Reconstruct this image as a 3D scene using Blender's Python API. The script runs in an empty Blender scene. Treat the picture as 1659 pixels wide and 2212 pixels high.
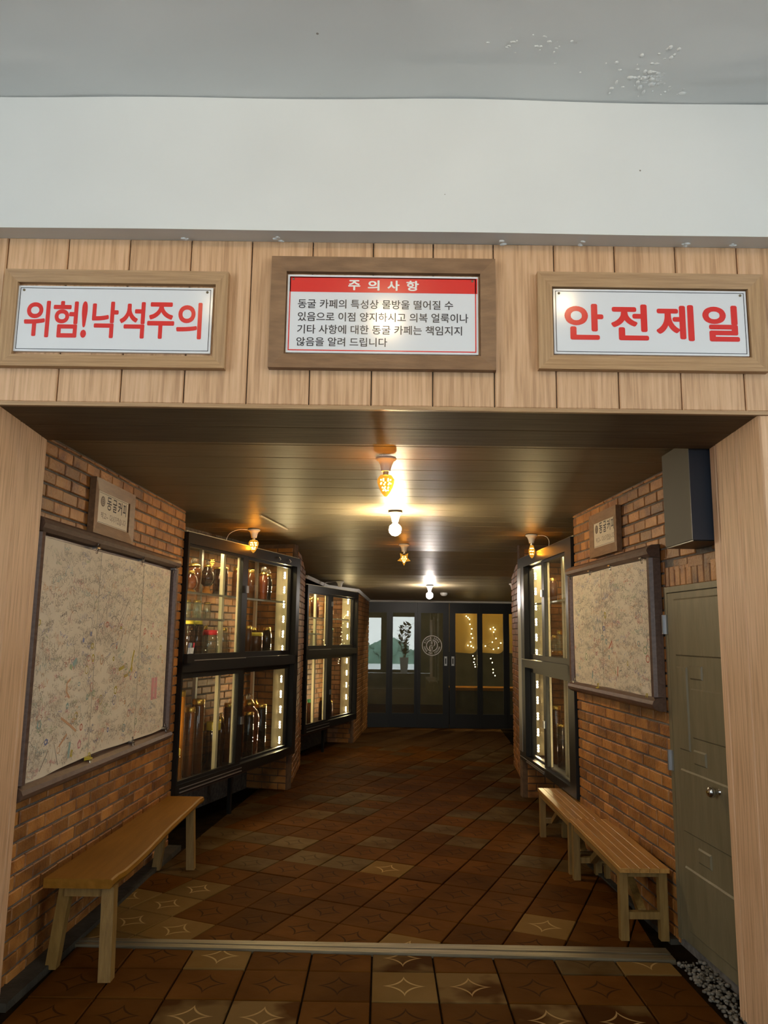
import bpy, bmesh, math, random
from mathutils import Matrix, Vector
random.seed(7)
PI = math.pi
C = bpy.context.scene.collection
# ------------------------------------------------------------------ camera
def setup_camera():
    f, h, roll, eye = 1661.0, 1370.0, 0.0135, 1.5
    p = math.atan((h - 1106.0) / f)
    fw = Vector((0, math.cos(p), math.sin(p)))
    rt0 = Vector((1, 0, 0)); up0 = rt0.cross(fw)
    c, s = math.cos(roll), math.sin(roll)
    rt = rt0 * c + up0 * s; up = rt0 * -s + up0 * c
    cam = bpy.data.cameras.new('camera'); o = bpy.data.objects.new('camera', cam); C.objects.link(o)
    cam.sensor_fit = 'VERTICAL'; cam.sensor_height = 36.0; cam.lens = f / 2212.0 * 36.0
    cam.clip_start = 0.05; cam.clip_end = 200
    m = Matrix.Identity(4)
    for i in range(3):
        m[i][0] = rt[i]; m[i][1] = up[i]; m[i][2] = -fw[i]
    m[2][3] = eye
    o.matrix_world = m
    bpy.context.scene.camera = o
setup_camera()
# ------------------------------------------------------------------ world, daylight, exposure
sc = bpy.context.scene
sc.view_settings.view_transform = 'Standard'; sc.view_settings.look = 'None'
sc.view_settings.gamma = 1.0; sc.view_settings.use_curve_mapping = False
sc.view_settings.exposure = 0.0
W = bpy.data.worlds.new('world'); sc.world = W; W.use_nodes = True
W.node_tree.nodes['Background'].inputs[0].default_value = (0.84, 0.92, .95, 1)
W.node_tree.nodes['Background'].inputs[1].default_value = 7.6
sc.cycles.max_bounces = 10; sc.cycles.transparent_max_bounces = 24
sc.cycles.sample_clamp_indirect = 4.0
GLOBE_L = 610.0; AMBER_L = 300.0; FRONT_L = 130.0; LED_L = 1250.0
def portal(name, loc, rot, sx, sy):
    l = bpy.data.lights.new(name, 'AREA'); l.shape = 'RECTANGLE'; l.size = sx; l.size_y = sy
    l.cycles.is_portal = True
    o = bpy.data.objects.new(name, l); C.objects.link(o); o.location = loc; o.rotation_euler = rot
portal('window_daylight', (-.2, -5.05, 1.3), (PI/2, 0, 0), 2.9, 2.3)
portal('window_daylight', (-3.95, -1.2, 2.2), (0, -PI/2, 0), 2.0, 3.4)
portal('window_daylight', (3.95, -1.2, 2.2), (0, PI/2, 0), 2.0, 3.4)
# ------------------------------------------------------------------ materials
class N:
    def __init__(s, name):
        s.m = bpy.data.materials.new(name); s.m.use_nodes = True; s.t = s.m.node_tree
        s.b = s.t.nodes['Principled BSDF']; s.out = s.t.nodes['Material Output']
    def n(s, ty, **kw):
        x = s.t.nodes.new(ty)
        for k, v in kw.items(): setattr(x, k, v)
        return x
    def l(s, a, b): s.t.links.new(a, b)
    def set(s, **kw):
        for k, v in kw.items():
            s.b.inputs[k.replace('_', ' ')].default_value = v
        return s
def c4(c): return (c[0], c[1], c[2], 1)
def simple(name, col, rough=.5, metal=0, **kw):
    g = N(name); g.set(Base_Color=c4(col), Roughness=rough, Metallic=metal); g.set(**kw); return g.m
def noisy(name, cols, scale=(1, 1, 1), nscale=5, detail=6, rough=.5, bump=0.0, bscale=40, rnd=0.0, coords='Object', rr=None, **kw):
    """colour ramp over stretched noise, plus a per-object value shift and a fine bump"""
    g = N(name); g.set(Roughness=rough); g.set(**kw)
    tc = g.n('ShaderNodeTexCoord'); mp = g.n('ShaderNodeMapping'); mp.inputs['Scale'].default_value = scale
    g.l(tc.outputs[coords], mp.inputs[0])
    vec = mp.outputs[0]
    oi = g.n('ShaderNodeObjectInfo')
    if rnd:
        ad = g.n('ShaderNodeVectorMath', operation='ADD'); mu = g.n('ShaderNodeMath', operation='MULTIPLY'); mu.inputs[1].default_value = 37.0
        g.l(oi.outputs['Random'], mu.inputs[0]); g.l(vec, ad.inputs[0]); g.l(mu.outputs[0], ad.inputs[1]); vec = ad.outputs[0]
    nz = g.n('ShaderNodeTexNoise'); nz.inputs['Scale'].default_value = nscale; nz.inputs['Detail'].default_value = detail
    g.l(vec, nz.inputs[0])
    cr = g.n('ShaderNodeValToRGB'); e = cr.color_ramp.elements
    lo, hi = .32, .68
    e[0].position = lo; e[0].color = c4(cols[0]); e[1].position = hi; e[1].color = c4(cols[-1])
    for i, c in enumerate(cols[1:-1]):
        x = e.new(lo + (hi - lo) * (i + 1) / (len(cols) - 1)); x.color = c4(c)
    g.l(nz.outputs[0], cr.inputs[0])
    col = cr.outputs[0]
    if rnd:
        mr = g.n('ShaderNodeMapRange'); mr.inputs[3].default_value = 1 - rnd; mr.inputs[4].default_value = 1 + rnd
        g.l(oi.outputs['Random'], mr.inputs[0])
        vm = g.n('ShaderNodeVectorMath', operation='SCALE'); g.l(col, vm.inputs[0]); g.l(mr.outputs[0], vm.inputs['Scale']); col = vm.outputs[0]
    g.l(col, g.b.inputs['Base Color'])
    if bump:
        n2 = g.n('ShaderNodeTexNoise'); n2.inputs['Scale'].default_value = bscale; n2.inputs['Detail'].default_value = 5; g.l(vec, n2.inputs[0])
        bp = g.n('ShaderNodeBump'); bp.inputs['Strength'].default_value = bump; bp.inputs['Distance'].default_value = .01
        g.l(n2.outputs[0], bp.inputs['Height']); g.l(bp.outputs[0], g.b.inputs['Normal'])
    return g.m
def emis(name, col, s):
    g = N(name); g.set(Base_Color=c4((0, 0, 0)), Emission_Color=c4(col), Emission_Strength=s); return g.m
def glass(name, tint, refl=1.0, haze=0.0, hazecol=(.5, .5, .45), rough=0.0):
    """thin sheet glass: straight-through transmission with Fresnel reflection and a film of grime"""
    g = N(name); g.t.nodes.remove(g.b)
    tr = g.n('ShaderNodeBsdfTransparent'); tr.inputs[0].default_value = c4(tint)
    gl = g.n('ShaderNodeBsdfGlossy'); gl.inputs['Roughness'].default_value = rough
    fr = g.n('ShaderNodeLayerWeight'); fr.inputs[0].default_value = .5
    pw = g.n('ShaderNodeMath', operation='POWER'); pw.inputs[1].default_value = 7.6; g.l(fr.outputs['Facing'], pw.inputs[0])
    mu = g.n('ShaderNodeMath', operation='MULTIPLY_ADD', use_clamp=True); mu.inputs[1].default_value = .9; mu.inputs[2].default_value = .04 * refl; g.l(pw.outputs[0], mu.inputs[0])
    mx = g.n('ShaderNodeMixShader'); g.l(mu.outputs[0], mx.inputs[0]); 
    src = tr.outputs[0]
    if haze:
        df = g.n('ShaderNodeBsdfDiffuse'); df.inputs[0].default_value = c4(hazecol)
        m2 = g.n('ShaderNodeMixShader'); m2.inputs[0].default_value = haze; g.l(src, m2.inputs[1]); g.l(df.outputs[0], m2.inputs[2]); src = m2.outputs[0]
    g.l(src, mx.inputs[1]); g.l(gl.outputs[0], mx.inputs[2]); g.l(mx.outputs[0], g.out.inputs[0])
    return g.m
def plaster(name, base):
    g = N(name); g.set(Roughness=.75)
    tc = g.n('ShaderNodeTexCoord')
    n1 = g.n('ShaderNodeTexNoise'); n1.inputs['Scale'].default_value = 1.3; g.l(tc.outputs['Object'], n1.inputs[0])
    cr = g.n('ShaderNodeValToRGB'); e = cr.color_ramp.elements
    e[0].position = .35; e[0].color = c4([x * .93 for x in base]); e[1].position = .65; e[1].color = c4(base); g.l(n1.outputs[0], cr.inputs[0])
    vo = g.n('ShaderNodeTexVoronoi'); vo.inputs['Scale'].default_value = 5.5; g.l(tc.outputs['Object'], vo.inputs[0])
    lt = g.n('ShaderNodeMath', operation='LESS_THAN'); lt.inputs[1].default_value = .032; g.l(vo.outputs['Distance'], lt.inputs[0])
    mx = g.n('ShaderNodeMix', data_type='RGBA'); mx.inputs['B'].default_value = (.28, .25, .22, 1)
    mk = g.n('ShaderNodeMath', operation='MULTIPLY'); 
    n3 = g.n('ShaderNodeTexNoise'); n3.inputs['Scale'].default_value = 2.1; g.l(tc.outputs['Object'], n3.inputs[0])
    gt = g.n('ShaderNodeMath', operation='GREATER_THAN'); gt.inputs[1].default_value = .53; g.l(n3.outputs[0], gt.inputs[0])
    g.l(lt.outputs[0], mk.inputs[0]); g.l(gt.outputs[0], mk.inputs[1])
    g.l(mk.outputs[0], mx.inputs['Factor']); g.l(cr.outputs[0], mx.inputs['A']); g.l(mx.outputs['Result'], g.b.inputs['Base Color'])
    n2 = g.n('ShaderNodeTexNoise'); n2.inputs['Scale'].default_value = 3.5; n2.inputs['Detail'].default_value = 3; g.l(tc.outputs['Object'], n2.inputs[0])
    bp = g.n('ShaderNodeBump'); bp.inputs['Strength'].default_value = .35; bp.inputs['Distance'].default_value = .03
    g.l(n2.outputs[0], bp.inputs['Height']); g.l(bp.outputs[0], g.b.inputs['Normal'])
    return g.m
def tile_mat(name, dark, light, line, mixlo, mixhi, rough=.45):
    """glazed floor tile with an embossed concave-diamond motif, in each tile's own coordinates"""
    g = N(name); g.set(Roughness=rough + .2, Specular_IOR_Level=.02)
    tc = g.n('ShaderNodeTexCoord'); oi = g.n('ShaderNodeObjectInfo')
    sp = g.n('ShaderNodeSeparateXYZ'); g.l(tc.outputs['Object'], sp.inputs[0])
    def M(op, a, b=None):
        x = g.n('ShaderNodeMath', operation=op)
        if hasattr(a, 'links') or not isinstance(a, (int, float)): g.l(a, x.inputs[0])
        else: x.inputs[0].default_value = a
        if b is not None:
            if isinstance(b, (int, float)): x.inputs[1].default_value = b
            else: g.l(b, x.inputs[1])
        return x.outputs[0]
    ax = M('POWER', M('DIVIDE', M('ABSOLUTE', sp.outputs[0]), .085), .62)
    ay = M('POWER', M('DIVIDE', M('ABSOLUTE', sp.outputs[1]), .085), .62)
    d = M('ABSOLUTE', M('SUBTRACT', M('ADD', ax, ay), 1.0))
    ln = M('LESS_THAN', d, .075)
    ad = g.n('ShaderNodeVectorMath', operation='ADD'); g.l(tc.outputs['Object'], ad.inputs[0]); g.l(M('MULTIPLY', oi.outputs['Random'], 50.0), ad.inputs[1])
    nz = g.n('ShaderNodeTexNoise'); nz.inputs['Scale'].default_value = 3.6; nz.inputs['Detail'].default_value = 3; g.l(ad.outputs[0], nz.inputs[0])
    mr = g.n('ShaderNodeMapRange'); mr.inputs[1].default_value = mixlo; mr.inputs[2].default_value = mixhi; g.l(nz.outputs[0], mr.inputs[0])
    mx = g.n('ShaderNodeMix', data_type='RGBA'); mx.inputs['A'].default_value = c4(dark); mx.inputs['B'].default_value = c4(light); g.l(mr.outputs[0], mx.inputs['Factor'])
    sc_ = g.n('ShaderNodeVectorMath', operation='SCALE'); g.l(mx.outputs['Result'], sc_.inputs[0])
    m2 = g.n('ShaderNodeMapRange'); m2.inputs[3].default_value = .78; m2.inputs[4].default_value = 1.2; g.l(oi.outputs['Random'], m2.inputs[0]); g.l(m2.outputs[0], sc_.inputs['Scale'])
    m3 = g.n('ShaderNodeMix', data_type='RGBA'); m3.inputs['B'].default_value = c4(line)
    g.l(M('MULTIPLY', ln, .75), m3.inputs['Factor']); g.l(sc_.outputs[0], m3.inputs['A']); g.l(m3.outputs['Result'], g.b.inputs['Base Color'])
    bp = g.n('ShaderNodeBump', invert=True); bp.inputs['Strength'].default_value = .8; bp.inputs['Distance'].default_value = .003
    n4 = g.n('ShaderNodeTexNoise'); n4.inputs['Scale'].default_value = 22; g.l(ad.outputs[0], n4.inputs[0])
    g.l(M('ADD', M('MULTIPLY', n4.outputs[0], .8), ln), bp.inputs['Height']); g.l(bp.outputs[0], g.b.inputs['Normal'])
    return g.m
M = {}
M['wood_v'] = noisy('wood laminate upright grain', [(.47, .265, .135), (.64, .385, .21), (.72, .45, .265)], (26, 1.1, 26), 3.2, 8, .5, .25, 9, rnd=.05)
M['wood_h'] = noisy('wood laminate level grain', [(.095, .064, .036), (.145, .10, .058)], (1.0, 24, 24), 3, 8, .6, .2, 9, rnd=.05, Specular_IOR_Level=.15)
M['oak_h'] = noisy('oak frame level grain', [(.36, .205, .095), (.50, .31, .155)], (1.5, 40, 40), 3, 8, .42, .3, 9)
M['oak_v'] = noisy('oak frame upright grain', [(.36, .205, .095), (.50, .31, .155)], (40, 1.5, 40), 3, 8, .42, .3, 9)
M['walnut'] = noisy('walnut frame', [(.17, .088, .042), (.25, .135, .066)], (3, 14, 14), 3, 6, .4, .1, 9)
M['frame_brown'] = noisy('dark brown varnished frame', [(.085, .045, .03), (.13, .075, .05)], (4, 14, 14), 4, 6, .4, .1, 9)
M['plaster'] = plaster('white painted plaster', (.74, .75, .74))
M['brick'] = noisy('brown glazed brick', [(.16, .055, .012), (.31, .12, .024), (.38, .165, .04)], (1, 1, 1), 9, 7, .5, .5, 60, rnd=.35)
M['brick_far'] = noisy('brown brick field', [(.15, .055, .013), (.30, .12, .026), (.36, .165, .045)], (1, 1, 1), 6, 7, .5, .4, 60)
M['mortar'] = noisy('grey mortar', [(.09, .075, .06), (.17, .145, .12)], (1, 1, 1), 30, 5, .9, .6, 50)
M['mortar_dark'] = noisy('brownish mortar', [(.085, .05, .03), (.15, .085, .045)], (1, 1, 1), 20, 5, .9, .6, 50)
M['joint'] = noisy('dark tile joints', [(.008, .005, .002), (.018, .011, .005)], (1, 1, 1), 12, 5, .9, .4, 30, Specular_IOR_Level=.02)
M['concrete'] = noisy('dark damp concrete', [(.02, .016, .01), (.05, .042, .028)], (1, 1, 1), 8, 6, .7, .5, 30)
M['plank'] = noisy('brown ceiling laminate', [(.235, .19, .118), (.30, .245, .155)], (1.2, 30, 30), 3, 6, .43, .12, 6, rnd=.06, **{'Specular_IOR_Level': .085})
M['tile'] = tile_mat('brown tile', (.060, .020, .002), (.090, .033, .005), (.018, .007, .002), .35, .7, .5)
M['tile_far'] = noisy('brown tile far', [(.055, .022, .004), (.088, .040, .010)], (1, 1, 1), 3, 6, .6, .3, 20, Specular_IOR_Level=.05)
M['tile_pale'] = tile_mat('pale worn tile', (.120, .064, .016), (.15, .085, .026), (.40, .27, .11), .3, .7, .5)
M['tile_part'] = tile_mat('partly worn tile', (.050, .0165, .002), (.125, .070, .022), (.34, .21, .08), .42, .54, .5)
M['tile_olive'] = tile_mat('olive stained tile', (.055, .026, .006), (.085, .052, .020), (.03, .016, .006), .38, .62, .45)
M['brass_rail'] = noisy('worn metal track', [(.13, .10, .06), (.26, .21, .13)], (1, 20, 20), 4, 5, .45, .2, 20, Metallic=.6)
M['white_sign'] = simple('white enamel sign', (.76, .77, .80), .14, Specular_IOR_Level=.7)
M['red'] = simple('red print', (.72, .03, .025), .2)
M['black_print'] = simple('black print', (.02, .02, .03), .3)
M['white_print'] = simple('white print', (.85, .82, .8), .3)
M['black_frame'] = simple('black painted metal frame', (.012, .0115, .0105), .38, Specular_IOR_Level=.35)
M['alu'] = simple('aluminium track', (.5, .49, .46), .3, .8)
M['cream'] = noisy('cream metal post', [(.52, .46, .30), (.62, .56, .40)], (14, 1, 14), 3, 4, .4)
M['pane'] = glass('cabinet glass', (.93, .94, .92), 1.6, .015)
M['door_pane'] = glass('door glass', (.86, .87, .80), 1.9, .04, (.45, .45, .38))
M['shelf_glass'] = glass('shelf glass', (.80, .88, .84), 2.0, .10, (.6, .65, .6))
M['gold'] = simple('gold lid', (.75, .50, .12), .22, .9)
M['yellow_lid'] = simple('yellow plastic lid', (.55, .42, .04), .4)
M['red_lid'] = simple('red plastic lid', (.55, .02, .03), .35)
M['green_lid'] = simple('green plastic lid', (.05, .25, .10), .4)
M['dark_liquor'] = simple('jar of near-black liquor', (.018, .009, .006), .04, Coat_Weight=.6)
M['brown_liquor'] = simple('jar of dark brown liquor', (.07, .024, .008), .05, Coat_Weight=.6)
M['amber_liquor'] = simple('jar of amber liquor', (.34, .13, .015), .05, Coat_Weight=.6, Transmission_Weight=.35)
M['red_liquor'] = simple('jar of reddish liquor', (.14, .035, .012), .05, Coat_Weight=.6, Transmission_Weight=.2)
M['clear_glass'] = glass('clear jar glass', (.85, .87, .82), 3.0, .12, (.4, .42, .36))
M['ball_glass'] = simple('glass ball stopper', (.95, .93, .85), .02, Transmission_Weight=.95)
M['led'] = emis('warm white LED', (1.0, .76, .40), LED_L)
M['fairy'] = emis('warm fairy light', (1.0, .76, .40), 60)
M['globe'] = emis('white globe lamp', (1.0, .80, .50), GLOBE_L)
M['globe_cool'] = emis('cool white globe lamp', (1.0, .90, .80), GLOBE_L * .6)
M['amber_dot'] = emis('amber LED dots', (1.0, .50, .10), AMBER_L)
M['front_globe'] = emis('warm globe lamp', (1.0, .74, .42), FRONT_L * 1.6); M['blind_fill_globe'] = emis('added light behind blinds', (1.0, .78, .42), FRONT_L * 9); M['front_globe_dim'] = emis('dimmer warm globe lamp', (1.0, .74, .42), FRONT_L * .5)  # second material: added light that makes the blinds glow
def glowing_glass(name, tint, glow, mix, s):
    g = N(name); g.t.nodes.remove(g.b)
    tr = g.n('ShaderNodeBsdfTransparent'); tr.inputs[0].default_value = c4(tint)
    em = g.n('ShaderNodeEmission'); em.inputs[0].default_value = c4(glow); em.inputs[1].default_value = s
    mx = g.n('ShaderNodeMixShader'); mx.inputs[0].default_value = mix; g.l(tr.outputs[0], mx.inputs[1]); g.l(em.outputs[0], mx.inputs[2]); g.l(mx.outputs[0], g.out.inputs[0])
    return g.m
M['amber_glass'] = glowing_glass('amber bulb glass', (1.0, .66, .20), (1.0, .50, .07), .4, 1.1)
M['ceramic'] = simple('white ceramic socket', (.72, .68, .62), .35)
M['white_plastic'] = simple('white plastic', (.7, .68, .64), .4)
M['paper'] = noisy('cream paper roll', [(.68, .57, .42), (.74, .63, .47)], (1, 1, 1), 4, 5, .7, .15, 8)
M['chrome'] = simple('chrome', (.6, .6, .6), .2, 1)
M['steel'] = simple('brushed steel hinge', (.45, .45, .46), .35, .9)
M['plate'] = simple('cream sign plate', (.60, .51, .38), .45)
M['beige_door'] = noisy('beige painted steel door', [(.135, .108, .055), (.175, .142, .078)], (6, 1, 6), 4, 6, .5, .1, 10)
M['box_beige'] = simple('beige grey metal box', (.06, .052, .036), .7)
M['box_shade'] = simple('box face in header shade', (.035, .04, .055), .5)  # header's shadow put into the colour
M['bench_l'] = noisy('varnished brown bench top', [(.19, .078, .005), (.25, .108, .012)], (12, 1, 12), 3, 6, .45, .1, 8, Specular_IOR_Level=.22)
M['bench_leg'] = noisy('light bench leg timber', [(.17, .092, .020), (.25, .145, .038)], (20, 20, 2), 3, 6, .5, .15, 8)
M['pine'] = noisy('pine bench board', [(.36, .165, .035), (.48, .25, .07)], (22, 1.2, 22), 3, 7, .33, .15, 8, rnd=.12)
M['gravel'] = noisy('grey gravel', [(.10, .085, .06), (.24, .21, .17)], (1, 1, 1), 20, 3, .8, rnd=.3)
M['wall_dark'] = noisy('dark olive rendered wall', [(.05, .045, .03), (.085, .075, .05)], (1, 1, 1), 3, 5, .8)
M['blind'] = noisy('yellow cloth blind', [(.42, .34, .16), (.52, .43, .22)], (4, 4, .5), 3, 5, .6, .2, 8)
_g = M['blind'].node_tree; _tl = _g.nodes.new('ShaderNodeBsdfTranslucent'); _tl.inputs[0].default_value = (.75, .58, .26, 1); _mx = _g.nodes.new('ShaderNodeMixShader'); _mx.inputs[0].default_value = .6
_g.links.new(_g.nodes['Principled BSDF'].outputs[0], _mx.inputs[1]); _g.links.new(_tl.outputs[0], _mx.inputs[2]); _g.links.new(_mx.outputs[0], _g.nodes['Material Output'].inputs[0])
M['leaf'] = simple('dark green leaf', (.025, .06, .025), .4)
M['pave'] = simple('pale paving', (.7, .74, .76), .8)
M['grass'] = noisy('grass outside', [(.10, .20, .15), (.18, .30, .24)], (1, 1, 1), 2, 5, .9)
M['inner_white'] = simple('white painted wall', (.62, .60, .56), .8)
INK = {'grey': (.30, .25, .20), 'faint': (.44, .37, .28), 'red': (.58, .20, .13), 'orange': (.62, .34, .18), 'blue': (.20, .22, .36), 'teal': (.28, .40, .36), 'yellow': (.48, .36, .04), 'pink': (.60, .27, .26), 'green': (.34, .40, .22)}
for k, v in INK.items(): M['ink_' + k] = simple(k + ' pen marks', v, .6)
# ------------------------------------------------------------------ builders
class MB:
    """collects shapes, then links them as ONE mesh object"""
    def __init__(s): s.v = []; s.f = []; s.sm = []
    def add(s, vs, fs, smooth=False):
        k = len(s.v); s.v += [tuple(x) for x in vs]; s.f += [tuple(i + k for i in f) for f in fs]; s.sm += [smooth] * len(fs); return s
    def hexa(s, p): return s.add(p, [(0, 3, 2, 1), (4, 5, 6, 7), (0, 1, 5, 4), (1, 2, 6, 5), (2, 3, 7, 6), (3, 0, 4, 7)])
    def box(s, x0, x1, y0, y1, z0, z1): return s.hexa([(x0, y0, z0), (x1, y0, z0), (x1, y1, z0), (x0, y1, z0), (x0, y0, z1), (x1, y0, z1), (x1, y1, z1), (x0, y1, z1)])
    def cbox(s, x0, x1, y0, y1, z0, z1, c):
        """box whose +z face is inset by c (chamfered edge)"""
        zc = z1 - c
        vs = [(x0, y0, z0), (x1, y0, z0), (x1, y1, z0), (x0, y1, z0), (x0, y0, zc), (x1, y0, zc), (x1, y1, zc), (x0, y1, zc),
              (x0 + c, y0 + c, z1), (x1 - c, y0 + c, z1), (x1 - c, y1 - c, z1), (x0 + c, y1 - c, z1)]
        fs = [(0, 3, 2, 1), (8, 9, 10, 11)]
        for a in (0, 4):
            for i in range(4): j = (i + 1) % 4; fs.append((a + i, a + j, a + 4 + j, a + 4 + i))
        return s.add(vs, fs)
    def prism(s, poly, z0, z1, c=0.0):
        n = len(poly); cx = sum(p[0] for p in poly) / n; cy = sum(p[1] for p in poly) / n
        vs = [(p[0], p[1], z0) for p in poly] + [(p[0], p[1], z1 - c) for p in poly]
        fs = [tuple(range(n))[::-1]] + [(i, (i + 1) % n, n + (i + 1) % n, n + i) for i in range(n)]
        if c:
            for p in poly:
                d = Vector((cx - p[0], cy - p[1])); L = max(d.length, 1e-6); d *= min(c * 1.4, L * .4) / L
                vs.append((p[0] + d.x, p[1] + d.y, z1))
            fs += [(n + i, n + (i + 1) % n, 2 * n + (i + 1) % n, 2 * n + i) for i in range(n)] + [tuple(range(2 * n, 3 * n))]
        else: fs.append(tuple(range(n, 2 * n)))
        return s.add(vs, fs)
    def lathe(s, prof, seg=16, o=(0, 0, 0), ax='z', sq=None):
        vs = []; n = len(prof)
        for r, z in prof:
            for k in range(seg):
                a = 2 * PI * k / seg; ca, sa = math.cos(a), math.sin(a); rr = r
                if sq: rr = r * (1 / max(abs(ca), abs(sa))) ** sq
                if ax == 'z': p = (rr * ca, rr * sa, z)
                elif ax == 'y': p = (rr * ca, z, -rr * sa)
                else: p = (z, rr * ca, rr * sa)
                vs.append((o[0] + p[0], o[1] + p[1], o[2] + p[2]))
        fs = []
        for i in range(n - 1):
            for k in range(seg):
                j = (k + 1) % seg; fs.append((i * seg + k, i * seg + j, (i + 1) * seg + j, (i + 1) * seg + k))
        s.add(vs, fs, True)
        if prof[0][0] > 1e-5: s.add(vs[:seg], [tuple(range(seg))[::-1]])
        if prof[-1][0] > 1e-5: s.add(vs[-seg:], [tuple(range(seg))])
        return s
    def tube(s, pts, r, seg=6, r2=None):
        pts = [Vector(p) for p in pts]; n = len(pts); vs = []
        for i, p in enumerate(pts):
            t = (pts[min(i + 1, n - 1)] - pts[max(i - 1, 0)]).normalized()
            a = t.cross(Vector((0, 0, 1)) if abs(t.z) < .9 else Vector((1, 0, 0))).normalized(); b = t.cross(a)
            rr = r if r2 is None else r + (r2 - r) * i / (n - 1)
            for k in range(seg):
                q = p + (a * math.cos(2 * PI * k / seg) + b * math.sin(2 * PI * k / seg)) * rr; vs.append(tuple(q))
        fs = [(i * seg + k, i * seg + (k + 1) % seg, (i + 1) * seg + (k + 1) % seg, (i + 1) * seg + k) for i in range(n - 1) for k in range(seg)]
        fs += [tuple(range(seg))[::-1], tuple(range((n - 1) * seg, n * seg))]
        return s.add(vs, fs, True)
    def ico(s, o, r, sx=1, sy=1, sz=1, lv=1):
        b = bmesh.new(); bmesh.ops.create_icosphere(b, subdivisions=lv, radius=r)
        b.verts.index_update()
        s.add([(o[0] + v.co.x * sx, o[1] + v.co.y * sy, o[2] + v.co.z * sz) for v in b.verts], [tuple(v.index for v in f.verts) for f in b.faces], True); b.free(); return s
    def halfround(s, x0, x1, y0, y1, z0, h, along):
        """half-round bar lying on z=z0; along 'x' or 'y'"""
        n = 6; vs = []
        for e in (0, 1):
            for k in range(n + 1):
                a = PI * k / n
                if along == 'x': vs.append((x1 if e else x0, (y0 + y1) / 2 - (y1 - y0) / 2 * math.cos(a), z0 + h * math.sin(a) ** .7 if 0 < k < n else z0))
                else: vs.append(((x0 + x1) / 2 - (x1 - x0) / 2 * math.cos(a), y1 if e else y0, z0 + h * math.sin(a) ** .7 if 0 < k < n else z0))
        fs = [(k, k + 1, n + 2 + k, n + 1 + k) for k in range(n)] + [tuple(range(n + 1)), tuple(range(n + 1, 2 * n + 2)), (0, n, 2 * n + 1, n + 1)]
        return s.add(vs, fs)
    def mesh(s, name, mat):
        me = bpy.data.meshes.new(name); me.from_pydata(s.v, [], s.f); me.polygons.foreach_set('use_smooth', s.sm); me.materials.append(mat)
        b = bmesh.new(); b.from_mesh(me); bmesh.ops.recalc_face_normals(b, faces=b.faces); b.to_mesh(me); b.free(); me.update(); return me
    def build(s, name, mat, parent=None, mtx=None):
        return link(name, s.mesh(name, mat), parent, mtx)
def link(name, me, parent=None, mtx=None):
    o = bpy.data.objects.new(name, me); C.objects.link(o)
    if parent: o.parent = parent
    if mtx is not None: o.matrix_local = mtx
    return o
def tag(o, label=None, cat=None, group=None, kind=None):
    if label: o['label'] = label
    if cat: o['category'] = cat
    if group: o['group'] = group
    if kind: o['kind'] = kind
    return o
def thing(name, mtx, label, cat, group=None, kind=None):
    o = bpy.data.objects.new(name, None); o.empty_display_size = .05; C.objects.link(o); o.matrix_world = mtx
    return tag(o, label, cat, group, kind)
def frame(ox, oy, dx, dy, oz=0):
    """wall frame: local x along the wall (left to right seen from the corridor), y up, z out of the wall"""
    X = Vector((dx, dy, 0)).normalized(); Y = Vector((0, 0, 1)); Z = X.cross(Y)
    m = Matrix.Identity(4)
    for i in range(3): m[i][0] = X[i]; m[i][1] = Y[i]; m[i][2] = Z[i]
    m[0][3] = ox; m[1][3] = oy; m[2][3] = oz
    return m
def T(x, y=0, z=0): return Matrix.Translation((x, y, z))
def text_mesh(body, x0, x1, y0, y1, z, bold=0.0, depth=.0006, mtx=None):
    cu = bpy.data.curves.new('t', 'FONT'); cu.body = body; cu.size = 1; cu.resolution_u = 6; cu.extrude = 0
    o = bpy.data.objects.new('t', cu); C.objects.link(o)
    dg = bpy.context.evaluated_depsgraph_get(); me = o.evaluated_get(dg).to_mesh()
    vs = [v.co.copy() for v in me.vertices]; fs = [tuple(p.vertices) for p in me.polygons]
    o.to_mesh_clear(); bpy.data.objects.remove(o); bpy.data.curves.remove(cu)
    if bold > .008:      # heavier strokes: the glyph again, shifted a little each way, in hair-thin layers
        v0, f0 = vs, fs; vs = []; fs = []
        for k in range(9):
            a = PI * k / 4; r = 0 if k == 8 else bold; n_ = len(vs)
            vs += [v + Vector((r * math.cos(a), r * math.sin(a), k * .00004)) for v in v0]; fs += [tuple(i + n_ for i in f) for f in f0]
    ax, bx = min(v.x for v in vs), max(v.x for v in vs); ay, by = min(v.y for v in vs), max(v.y for v in vs)
    out = []
    for v in vs:
        p = Vector((x0 + (v.x - ax) / max(bx - ax, 1e-6) * (x1 - x0), y0 + (v.y - ay) / max(by - ay, 1e-6) * (y1 - y0), z + v.z))
        if mtx is not None: p = mtx @ p
        out.append(tuple(p))
    return out, fs
FA = frame(-1.585, 3.355, .0405, 1)                       # left brick wall
LA = 2.347
FE = frame(1.42, 5.68, .0602, -1)                         # right brick wall, origin at its far corner
LE = 2.329
F1 = frame(-1.475, 5.68, .605, 2.02); L1 = 2.14           # near left cabinet
F2 = frame(-.93, 9.30, .55, 1.70); L2 = 1.81              # far left cabinet
FR = frame(1.345, 7.50, .08, -1.82); LR = 1.80            # right cabinet, origin at its far end
FH = frame(0, 2.81, 1, 0)                                 # timber header
ZC = 2.385
CEIL = [(3.355, 2.40), (8.2, 2.39), (9.3, 2.21), (10.3, 2.15), (13.0, 2.065)]
def zc(y):
    if y <= CEIL[0][0]: return CEIL[0][1]
    for (a, b), (c, d) in zip(CEIL, CEIL[1:]):
        if y <= c: return b + (d - b) * (y - a) / (c - a)
    return CEIL[-1][1]
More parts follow.
